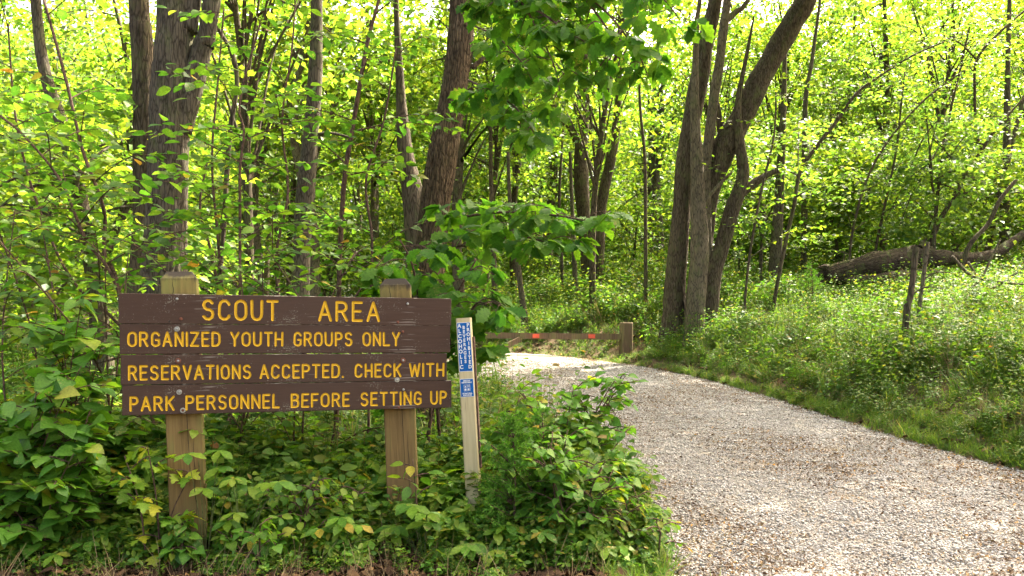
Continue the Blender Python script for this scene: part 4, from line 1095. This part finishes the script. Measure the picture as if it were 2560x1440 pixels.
fwr = np.random.default_rng(8)
n = 560; x = fwr.uniform(-75, 75, n); y = fwr.uniform(52, 95, n)
scatter('far_wood', np.c_[x, y, height(x, y) + fwr.uniform(0, 19, n)], rots(fwr, n, .2), fwr.uniform(.9, 1.6, n), [bpy.data.objects.new('crown', c_[0]) for c_ in crowns[:3]], 'bright green mass of the far woods closing the view', 'woods', 8)
# ------------------------------------------------------------------ the big trunks one can tell apart
def big_tree(name, label, stems, Y, mat, top=12.0, crown=None, flare=.25, ridges=0, cat='tree', dY=0, seg=28):
    """stems: px polylines, lowest point first. The first is the main trunk; the others start on it"""
    main, rad = grounded(*pxstem(stems[0], Y, dY))
    if stems[0][-1][1] < 20:     # leaves the frame at the top: carry on upwards
        d = (main[-1] - main[-2]).normalized(); d = (d + Vector((0, 0, .6))).normalized()
        L = max(1.5, top - main[-1].z); main += [main[-1] + d * L * .5, main[-1] + d * L + Vector((.3, .2, 0))]; rad += [rad[-1] * .75, rad[-1] * .3]
    root = empty(name, tuple(main[0])); tag(root, label, cat)
    loc = root.location
    mb = MB(); mb.tube([p_ - loc for p_ in main], rad, seg, sub=10, rough=.10, ridges=ridges, seed=Y * 3.1, flare=flare); mb.build('trunk', M[mat], root, smooth=True)
    tops = [main[-1]]
    for st in stems[1:]:
        q_, r_ = pxstem(st, Y, 0)
        if st[-1][1] < 20:
            d = (q_[-1] - q_[-2]).normalized(); d = (d + Vector((0, 0, .5))).normalized(); L = max(1, top * .8 - q_[-1].z); q_.append(q_[-1] + d * L); r_.append(r_[-1] * .35); tops.append(q_[-1])
        mb = MB(); mb.tube([p_ - loc for p_ in q_], r_, max(10, seg // 2), sub=8, rough=.12, ridges=ridges // 2, seed=Y); mb.build('branch', M[mat], root, smooth=True)
    if crown:
        for k, (dx, dy, dz, s, ci) in enumerate(crown):
            c = bpy.data.objects.new('crown', crowns[ci][0]); COL.objects.link(c); c.parent = root
            c.location = Vector((main[-1].x + dx, main[-1].y + dy, main[-1].z + dz)) - loc; c.scale = (s, s, s * .6); c.rotation_euler = (0, 0, rf.uniform(0, 6.28))
    return root
big_tree('tree', 'thickest grey-brown trunk, forking near the top, directly behind the left sign post', [
    [(408,1150,124),(404,900,112),(408,700,106),(415,500,98),(424,300,90),(432,120,88),(440,-20,84)],
    [(450,330,52),(482,215,50),(508,110,46),(530,0,43)],
    [(415,150,50),(470,50,46),(485,-20,40)]], 9.0, 'bark_grey', 13, [(0, 0, 0, 1.1, 0)], flare=.5, ridges=13, seg=72)
big_tree('tree', 'dark trunk half hidden behind the thickest trunk, on its left', [[(352,1150,90),(352,900,80),(362,650,66),(365,450,56),(362,250,52),(352,80,50),(345,-20,46)]], 10.4, 'bark', 13, None, ridges=9, seg=40)
big_tree('tree', 'grey trunk leaning left at the far left, tapering upwards', [[(272,1130,54),(262,950,48),(240,720,42),(205,520,37),(163,335,32),(112,180,28),(88,-10,25)]], 11, 'bark_grey', 12, [(0, 1, -1, 1.1, 3)])
big_tree('tree', 'straight grey lichened trunk above the letters of SCOUT', [[(750,1000,52),(750,740,46),(757,560,44),(768,430,42),(782,280,38),(790,120,32),(792,-10,28)], [(795,335,9),(830,333,7),(880,345,5)]], 12, 'bark_grey', 13, None)
big_tree('tree', 'tall furrowed brown oak trunk leaning right, above the right sign post', [[(1058,1080,92),(1062,860,84),(1075,660,76),(1086,520,72),(1105,395,70),(1124,290,67),(1143,170,64),(1152,80,62),(1155,-20,58)], [(1180,170,14),(1215,140,9),(1255,110,6),(1310,60,4)]], 9.2, 'bark_oak', 13, [(.5, 0, 0, 1.2, 1), (3, -1, 0, 1.2, 5)], ridges=15, seg=84)
big_tree('tree', 'shaded brown trunk just left of the leaning oak trunk', [[(1050,1000,66),(1048,760,62),(1040,560,58),(1028,470,52),(1012,370,36),(1000,200,20),(990,0,12)]], 13, 'bark', 12, None, ridges=9, seg=36)
big_tree('tree', 'thin vine-like stem curving beside the fork of the thickest trunk', [[(545,760,12),(560,560,12),(568,420,12),(578,310,12),(592,215,12),(582,135,12),(550,80,10),(535,40,8)]], 9.3, 'bark', 9, None, flare=0, seg=10)
# centre
big_tree('tree', 'dark forked trunk standing behind the gate beam, its foot near the road bend', [[(1478,800,52),(1476,700,44),(1462,560,34),(1452,430,38),(1456,300,31),(1457,150,25),(1450,0,20)], [(1455,380,20),(1420,310,17),(1385,270,14),(1365,200,9)]], 26, 'bark', 15, [(0, 1, 0, 1.3, 0)], seg=24)
big_tree('tree', 'dark trunk leaning right just right of the forked trunk beyond the gate', [[(1490,790,32),(1500,560,28),(1510,480,27),(1528,390,26),(1542,310,22),(1548,180,16),(1552,0,10)]], 24.5, 'bark', 14, None)
big_tree('tree', 'thin straight pole-like tree left of the clump of big trunks', [[(1614,790,10),(1614,600,9),(1612,400,8),(1600,260,7),(1595,60,5),(1594,-10,4)]], 21, 'bark', 13, None, flare=.1, seg=10)
big_tree('tree', 'small grey trunk leaning left above the middle of the gate beam', [[(1312,810,17),(1302,720,15),(1292,640,13),(1276,520,10),(1270,380,8)]], 22, 'bark_grey', 13, None, seg=12)
big_tree('tree', 'short-looking dark trunk at the left end of the gate beam', [[(1236,790,14),(1234,640,13),(1228,480,11),(1226,250,8)]], 23, 'bark', 12, None, seg=12)
big_tree('tree', 'slim grey trunk immediately left of the dark forked trunk', [[(1440,800,13),(1437,690,12),(1432,560,10),(1425,380,8)]], 24, 'bark_grey', 12, None, seg=12)
big_tree('tree', 'thin trunk behind the right reflector of the gate', [[(1405,800,8),(1404,650,8),(1398,500,7),(1410,300,5)]], 27, 'bark_grey', 12, None, seg=10)
# the clump of big trunks at the top of the bank
CY = 17.6
def slim(st, k=.86): return [[(a, b, c * k) for a, b, c in s_] for s_ in st]
big_tree('tree', 'left back trunk of the big clump right of the gate post', slim([[(1684,800,66),(1690,690,58),(1698,600,54),(1706,480,50),(1716,380,52),(1733,280,52),(1752,180,50),(1768,90,46),(1790,-10,40)]]), CY + .5, 'bark', 16, [(3, 0, 0, 1.3, 0)], ridges=9, seg=44)
big_tree('tree', 'straight pale brown front trunk of the big clump', slim([[(1738,800,54),(1745,700,52),(1750,600,50),(1745,500,42),(1742,400,34),(1738,300,27),(1738,200,20),(1742,60,14),(1750,-10,11)], [(1748,520,12),(1790,470,10),(1830,430,6)]]), CY - .6, 'bark_pale', 13, None, ridges=9, seg=44)
big_tree('tree', 'slender pale trunk rising from the middle of the clump with a fork at the top', slim([[(1775,760,30),(1768,600,30),(1764,450,30),(1772,350,30),(1784,250,30),(1800,150,27),(1810,60,25),(1818,-10,22)], [(1808,60,18),(1840,30,16),(1875,-8,14)]]), CY, 'bark_pale', 14, None, seg=28)
big_tree('tree', 'massive dark trunk leaning far right out of the clump', slim([[(1735,790,58),(1752,640,54),(1772,500,54),(1790,430,58),(1812,365,72),(1850,300,66),(1900,200,62),(1945,120,60),(1985,50,60),(2020,-15,58)], [(1806,340,24),(1800,310,20),(1797,280,14),(1796,255,6)]]), CY + .2, 'bark', 14, [(0, -1, 0, 1.5, 4), (0, -5, -1, 1.4, 1), (3, -3, 0, 1.3, 2), (-3,-6,0,1.3,3)], ridges=11, seg=56)  # forward crown copies are added above the view to shade the road
big_tree('tree', 'dark rugged crooked trunk with a stubby right limb, right of the clump', slim([[(1772,770,56),(1785,680,46),(1808,600,42),(1832,520,42),(1852,470,40),(1858,420,32),(1848,340,26),(1846,250,17),(1870,120,9),(1885,40,4)], [(1855,480,32),(1885,458,24),(1920,436,18),(1945,426,12)]]), CY - .1, 'bark', 12, None, ridges=9, seg=40)
# right side
big_tree('tree', 'pale grey straight trunk standing on the bank right of the clump', [[(1932,760,34),(1936,680,31),(1944,560,27),(1950,450,22),(1955,350,17),(1960,240,13),(1962,100,9)]], 21, 'bark_grey', 13, None, seg=18)
big_tree('tree', 'straight grey pole tree between the clump and the fallen log', [[(2008,700,16),(2010,600,15),(2012,400,15),(2014,250,12),(2030,150,9),(2050,0,7)]], 24, 'bark_grey', 13, None, seg=12)
def bank_sapling(label, stems, Y, lmat='leaf_shrub', nb=12, np_=60, bark='bark', ls=.095):
    stems = slim(stems, .8)
    sts = []
    for i, s_ in enumerate(stems):
        a, b = pxstem(s_, Y, 0)
        if i == 0: a, b = grounded(a, b)
        sts.append((a, b))
    return shrub('sapling', label, 'sapling', sts, rg, OV2, 'ovate2', lmat, ls * 1.25, nbr=nb, brlen=(1.0, 2.1), nparts=np_, bark=bark, lstep=.10, lowest=.3, tw=5, group='saplings on the right bank')
bank_sapling('long sapling bowing over to the right beside the clump of trunks', [[(1938,740,12),(1965,600,12),(1985,515,12),(2000,430,12),(2040,368,12),(2090,305,11),(2140,235,9),(2200,190,8),(2280,140,6),(2360,105,5)]], 18, 'leaf_far_cool', 20)
bank_sapling('forked sapling with a crooked left arm at the right picture edge', [[(2325,620,17),(2345,560,15),(2380,500,14),(2415,440,13),(2458,370,12),(2500,310,8),(2570,235,6)], [(2455,372,10),(2440,330,9.5),(2437,240,9),(2442,150,9),(2495,85,8),(2570,20,7)], [(2442,150,6),(2400,108,5),(2365,95,4)]], 20.5, 'leaf_far_cool', 9, 90, 'bark')
bank_sapling('thin upright sapling in front of the fallen log', [[(2185,700,9),(2190,620,9),(2215,500,8),(2240,380,7),(2250,290,6),(2262,180,4)]], 20.5, 'leaf_far', 12, 50)
bank_sapling('thin pale sapling above the right end of the log', [[(2335,640,9),(2345,480,9),(2365,330,9),(2398,185,7),(2430,40,5)]], 21, 'leaf_far', 12, 50)
bank_sapling('wispy sapling rising in front of the pale grey trunk', [[(1865,720,8),(1880,600,8),(1905,470,7),(1935,340,6),(1940,230,4)]], 17, 'leaf_far', 12, 50)
bank_sapling('fine sapling with cool green sprays at the upper right', [[(2120,700,8),(2135,560,8),(2190,400,7),(2300,260,6),(2420,170,4)]], 19.8, 'leaf_far_cool', 16, 60)
big_tree('tree', 'dark slanting trunk behind the raised end of the fallen log', [[(2420,620,12),(2470,560,11),(2500,500,10),(2540,450,9)]], 18, 'bark', 10, None, seg=10)
big_tree('tree', 'grey upright trunk at the right edge above the fallen log', [[(2508,660,24),(2510,600,23),(2512,520,22),(2516,400,18),(2520,150,12),(2524,-5,9)]], 22, 'bark_grey', 12, None, seg=14)
big_tree('tree', 'slanting grey trunk left of the upright one at the right edge', [[(2462,650,16),(2478,590,15),(2492,520,14),(2520,400,11),(2560,240,8)]], 22.6, 'bark', 12, None, seg=12)

# dead poles in front of the log
def pole(label, pts, Y, mat='bark'):
    pts = [(a, b, c * .72) for a, b, c in pts]
    p_, r_ = grounded(*pxstem(pts, Y)); r = empty('dead_snag', tuple(p_[0])); tag(r, label, 'dead stem')
    mb = MB(); mb.tube([q_ - r.location for q_ in p_], r_, 14, sub=7, rough=.35, seed=Y, ridges=4); mb.build('trunk', M[mat], r, smooth=True)
    mb = MB(); q0 = p_[len(p_)//2]; mb.tube([q0 - r.location, q0 + Vector((.18, -.05, .12)) - r.location, q0 + Vector((.42, -.1, .10)) - r.location], [.014, .01, .004], 6); mb.build('branch', M[mat], r, smooth=True)
pole('knobbly dark dead stem standing alone on the bank', [(2260,930,14),(2262,850,16),(2268,770,20),(2276,740,17),(2283,690,19),(2288,640,19),(2292,618,15)], 11.5)
pole('shorter dead stem leaning close behind the knobbly one', [(2300,760,13),(2308,700,15),(2314,650,15),(2320,605,12)], 13, 'bark_pale')

# fallen log
lg = empty('fallen_log', tuple(P(2230, 700, 19))); tag(lg, 'large rotting fallen log lying across the top of the right bank', 'log')
def logpts(l, Y): return [P(a, b, Y + c) - lg.location for a, b, c, _ in l], [w_ / 2 / F * (Y) for *_, w_ in l]
mb = MB(); a, b = logpts([(2066, 690, 0, 40), (2078, 688, 0, 50), (2095, 684, 0, 54), (2130, 672, 0, 50), (2180, 662, 0, 60), (2235, 652, .1, 56), (2290, 644, .2, 62), (2330, 640, .2, 46)], 19); mb.tube(a, b, 64, sub=9, rough=.14, ridges=15, seed=3); mb.build('trunk', M['log'], lg, smooth=True)
for k, (pa, pb, ra) in enumerate([((2072,672),(2044,668),.10), ((2072,686),(2036,690),.13), ((2074,698),(2048,704),.11), ((2070,680),(2050,676),.08), ((2300,618),(2318,596),.06)]):
    mb = MB(); mb.tube([P(*pa, 19) - lg.location, P((pa[0]+pb[0])/2, (pa[1]+pb[1])/2 - 2, 19.05) - lg.location, P(*pb, 19) - lg.location], [ra, ra * .7, .012], 6, smooth=False, rough=.3, seed=k); mb.build('splinter', M['log'], lg)
mb = MB(); a, b = logpts([(2300, 655, .2, 52), (2360, 645, .3, 38), (2420, 648, .5, 34), (2470, 640, .8, 30), (2520, 612, 1.1, 22), (2580, 570, 1.4, 17)], 19); mb.tube(a, b, 24, sub=8, rough=.2, ridges=6, seed=6); mb.build('limb', M['log'], lg, smooth=True)
mb = MB(); a, b = logpts([(2110, 702, -.3, 10), (2150, 700, -.3, 26), (2230, 698, -.4, 36), (2330, 690, -.3, 40), (2400, 684, -.2, 12)], 19); mb.tube(a, b, 24, sub=8, rough=.35, ridges=7, seed=9); mb.build('broken_slab', M['log'], lg, smooth=True)
br = empty('dead_branches', tuple(P(2480, 720, 14))); tag(br, 'bare grey fallen branches lying at the right edge below the log', 'fallen branch')
for k, l in enumerate([[(2380,640,6),(2430,690,6),(2500,705,5),(2575,712,4)], [(2420,655,5),(2470,720,5),(2530,690,5),(2570,660,4)], [(2400,740,4),(2450,700,5),(2480,640,4),(2500,600,3)], [(2330,780,4),(2400,745,4),(2480,735,4),(2570,745,4)], [(2450,800,3),(2500,770,4),(2570,690,3)]]):
    a, b = pxstem(l, 14 + .3 * k); mb = MB(); mb.tube([q_ - br.location for q_ in a], [r_ * 1.2 for r_ in b], 7, sub=5, rough=.1); mb.build('branch', M['bark_pale'], br, smooth=True)

# ------------------------------------------------------------------ oak leaves in front
def oak_branch(label, stems, nparts, nbr=7, brlen=(.35, .8), ls=.20, droop=.2, lowest=.15, mat='leaf_oak', tm=OAK, key='oak', group=None):
    return shrub('oak_branch', label, 'oak branch', stems, rg, tm, key, mat, ls, nbr=nbr, brlen=brlen, nparts=nparts, cluster=True, tw=4, lstep=.04, lowest=lowest, spread=.55, droop=droop, bark='twig', group=group)
def wstem(pts):  # (px, py, Y, r)
    return [P(a, b, c) for a, b, c, _ in pts], [r_ for *_, r_ in pts]
oak_branch('overhanging oak branch with big dark lobed leaves at the top centre', [wstem([(1165,-60,7.8,.02),(1260,-10,7.2,.014),(1350,30,6.7,.010),(1430,90,6.4,.006)]), wstem([(1180,-120,7.6,.018),(1330,-60,7.0,.012),(1480,0,6.5,.009),(1580,110,6.3,.006),(1620,190,6.2,.004)]), wstem([(1190,-160,7.6,.018),(1400,-60,6.8,.012),(1510,60,6.4,.008),(1560,150,6.3,.005)]), wstem([(1200,-150,7.4,.016),(1500,-110,6.6,.011),(1640,-20,6.3,.007),(1700,50,6.2,.004)]), wstem([(1200,-100,7.4,.014),(1300,0,6.9,.010),(1380,150,6.6,.006),(1400,230,6.5,.004)])], 220, 7, (.25, .5), .18, .45)
oak_branch('oak twig hanging in front of the wood right of the oak trunk', [wstem([(1170,200,8.6,.012),(1230,230,8.0,.010),(1290,270,7.4,.008),(1340,340,7.0,.005)]), wstem([(1172,60,8.6,.012),(1240,90,8.0,.010),(1300,150,7.6,.007),(1330,200,7.4,.005)])], 130, 9, (.2, .4), .19, .4)
oak_branch('low oak bough spreading right above the marker post', [wstem([(1090,560,8.8,.02),(1170,540,8.0,.014),(1280,530,7.4,.011),(1400,540,7.0,.008),(1500,560,6.9,.006)]), wstem([(1095,620,8.6,.018),(1190,610,7.6,.012),(1290,590,7.1,.009),(1380,610,6.9,.006)])], 200, 10, (.3, .6), .19, .15)
oak_branch('fresh green oak sprouts right behind the right sign post', [grounded(*wstem([(1090,900,6.4,.014),(1110,800,6.3,.011),(1150,720,6.2,.009),(1190,650,6.1,.006)])), grounded(*wstem([(1080,900,6.5,.014),(1050,760,6.3,.011),(1030,660,6.2,.009),(1000,600,6.1,.006)])), grounded(*wstem([(1110,900,6.5,.013),(1160,810,6.3,.010),(1190,760,6.2,.008),(1215,760,6.1,.005)]))], 260, 11, (.25, .5), .17, .2)
# ------------------------------------------------------------------ foreground plants
def bush(label, X, Y, n, h, spread_, tm, key, mat, ls, nparts, nbr=7, brlen=(.2, .4), cat='bush', name='bush', lstep=.06, dirx=0, bark='twig', tw=3, sp=.4):
    z0 = hz(X, Y); stems = []
    for k in range(n):
        a = rg.uniform(0, 6.28); r_ = spread_ * rg.uniform(.3, 1)
        bx, by = X + rg.normal(0, .08), Y + rg.normal(0, .06); hh_ = h * rg.uniform(.6, 1.05)
        tx, ty = bx + math.cos(a) * r_ + dirx, by + math.sin(a) * r_ * .6
        stems.append(([(bx, by, z0 - .03), (bx * .7 + tx * .3, by * .7 + ty * .3, z0 + hh_ * .55), (tx, ty, z0 + hh_)], [.007, .005, .0025]))
    return shrub(name, label, cat, stems, rg, tm, key, mat, ls, nbr=nbr, brlen=brlen, nparts=nparts, lstep=lstep, lowest=.2, tw=tw, spread=sp, bark=bark)
bush('big heart-leaved vine bush left of the sign', -3.1, 5.05, 8, 1.2, .6, HEART, 'heart', 'leaf_heart', .115, 260, 8, (.22, .45), lstep=.11)
bush('heart-leaved vine bush in the lower left corner', -2.85, 4.95, 8, .72, .5, HEART, 'heart', 'leaf_heart', .095, 220, 7, (.18, .36), lstep=.10)
bush('tall heart-leaved bush at the left edge beside the end of the boards', -3.05, 5.45, 7, 1.85, .4, HEART, 'heart', 'leaf_heart', .12, 150, 7, (.25, .5), lstep=.12)
bush('yellow-green lobed-leaf plant in front of the left sign post', -2.22, 4.86, 3, .85, .22, LOBED, 'lobed', 'leaf_yellow', .085, 80, 4, (.12, .25), lstep=.10, cat='plant', name='plant')
bush('round-leaved shrub spilling over the left road edge beside the marker post', .42, 6.0, 9, 1.1, .42, HEART, 'heart', 'leaf_heart', .075, 260, 8, (.2, .42), lstep=.075, dirx=.1)
bush('dense round-leaved bush in front of the marker post foot', .35, 5.15, 11, .78, .42, HEART, 'heart', 'leaf_heart', .058, 260, 8, (.15, .32), lstep=.06)
bush('low leafy bush at the left corner of the gravel road', .68, 5.05, 9, .42, .32, OV, 'ovate', 'leaf_bank', .055, 160, 6, (.12, .24), lstep=.05)
bush('small seedling with ovate leaves in front of the right sign post', -.66, 5.08, 1, .74, .05, OV, 'ovate', 'leaf_near', .085, 40, 6, (.08, .18), lstep=.09, cat='plant', name='plant', tw=1)
bush('bright thin seedling standing in front of the gravel beside the marker', .06, 6.6, 3, 1.05, .25, OV, 'ovate', 'leaf_far', .05, 60, 5, (.15, .3), lstep=.09, cat='plant', name='plant')
bush('shaded leafy bush between the sign posts', -1.35, 5.1, 7, .50, .5, OV, 'ovate', 'leaf_near', .065, 160, 6, (.15, .3), lstep=.065)
bush('vine with small heart-shaped leaves climbing over the foot of the left sign post', -2.08, 4.84, 4, .36, .12, HEART, 'heart', 'leaf_heart', .065, 90, 5, (.1, .2), lstep=.07, cat='vine', name='vine')
bush('bushy vine filling the bottom edge right of the left sign post', -1.5, 4.86, 7, .32, .35, HEART, 'heart', 'leaf_heart', .06, 110, 5, (.1, .22), lstep=.07, cat='vine', name='vine')
# five-fingered creeper plants, each leaflet a leaf
def creeper(label, X, Y, n, h, ls, mat='leaf_near'):
    z0 = hz(X, Y); root = empty('creeper', (X, Y, z0)); tag(root, label, 'creeper', 'five-fingered creepers in front of the sign')
    pos, dr, nm, sz = [], [], [], []; wood = MB()
    for k in range(n):
        a = rg.uniform(0, 6.28); r_ = rg.uniform(.03, .28); hh_ = h * rg.uniform(.5, 1.1)
        tip = Vector((X + math.cos(a) * r_, Y + math.sin(a) * r_ * .6, z0 + hh_))
        wood.tube([Vector((0, 0, -.02)), (tip - root.location) * .5 + Vector((0, 0, .05)), tip - root.location], [.003, .0022, .0015], 5, sub=4, cap=False)
        fa = -1.57 + rg.normal(0, .8)
        for q_ in range(5):
            az = fa + (q_ - 2) * 1.05
            pos.append(tuple(tip)); dr.append((math.cos(az), math.sin(az), rg.uniform(-.35, .05))); nm.append((rg.normal(0, .15), -.45 + rg.normal(0, .15), 1)); sz.append(ls * (1 - .13 * abs(q_ - 2)) * rg.uniform(.9, 1.1))
    wood.build('stalks', M['green_stem'], root, smooth=True)['kind'] = 'stuff'
    pos, dr, nm, sz = map(np.array, (pos, dr, nm, sz)); place_leaves(root, CREEP, 'creep', mat, pos, frames(pos, dr, nm, sz), 300)
for lab, X, Y, n, h_, ls in [('large five-fingered creeper at the foot of the right sign post', -.55, 4.98, 7, .34, .14), ('five-fingered creeper near the bottom edge below the marker post', -.30, 4.88, 7, .20, .13),
        ('five-fingered creeper low between the sign posts, nearer the left one', -1.68, 4.95, 9, .55, .12), ('five-fingered creeper low between the sign posts, nearer the right one', -1.10, 4.92, 8, .28, .12),
        ('five-fingered creeper climbing beside the left sign post', -1.88, 4.90, 6, .80, .12), ('five-fingered creeper at the bottom, right of the sign', .12, 4.95, 8, .26, .12), ('five-fingered creeper in the bottom left corner', -2.55, 4.85, 8, .2, .11),
        ('five-fingered creeper close to the gravel corner', .55, 4.9, 7, .22, .11)]:
    creeper(lab, X, Y, n, h_, ls)
# juniper seedlings: feathery sprays
def juniper(label, X, Y, h, w_, n, dens=1.0):
    z0 = hz(X, Y); root = empty('juniper', (X, Y, z0)); tag(root, label, 'juniper')
    mb = MB(); mb.tube([(0, 0, -.05), (.02, 0, h * .5), (0, .02, h)], [.012, .008, .003], 7, sub=4); mb.build('stem', M['twig'], root, smooth=True)
    wood = MB(); pos, dr, sz = [], [], []
    for k in range(n):
        t = rg.uniform(.05, 1); az = rg.uniform(0, 6.28); L = w_ * (1.05 - t * .8) * rg.uniform(.5, 1.1)
        p0 = Vector((0, 0, h * t)); d = Vector((math.cos(az), math.sin(az), rg.uniform(.2, .9))).normalized()
        p1 = p0 + d * L; wood.tube([p0, p1], [.003, .001], 4, smooth=False, cap=False)
        for j in range(int(9 * dens)):
            s_ = rg.uniform(.2, 1); q_ = p0.lerp(p1, s_); d2 = (d + Vector(rg.normal(0, .7, 3))).normalized(); L2 = L * .35 * rg.uniform(.4, 1)
            for i in range(10):
                pos.append(tuple(q_ + d2 * L2 * i / 10)); dd = d2 + Vector(rg.normal(0, .55, 3)); dr.append(tuple(dd)); sz.append(rg.uniform(.014, .03))
    wood.build('twigs', M['twig'], root)['kind'] = 'stuff'
    pos, dr, sz = map(np.array, (pos, dr, sz)); V, T = cloud(DIA[0] * np.array([1, .42, 1]), DIA[1], pos, frames(pos, dr, rg.normal(0, 1, pos.shape), sz))
    o = bpy.data.objects.new('needles', fast_mesh('needles', V, T, M['cedar'])); COL.objects.link(o); o.parent = root; o['kind'] = 'stuff'
juniper('feathery bright green juniper seedling hugging the marker post', .0, 5.08, .92, .36, 110)
juniper('smaller feathery juniper seedling right of the marker post', .20, 5.25, .88, .34, 90)
juniper('dark young juniper standing at the left end of the fallen log', 6.1, 16.2, 1.15, .5, 70, .8)
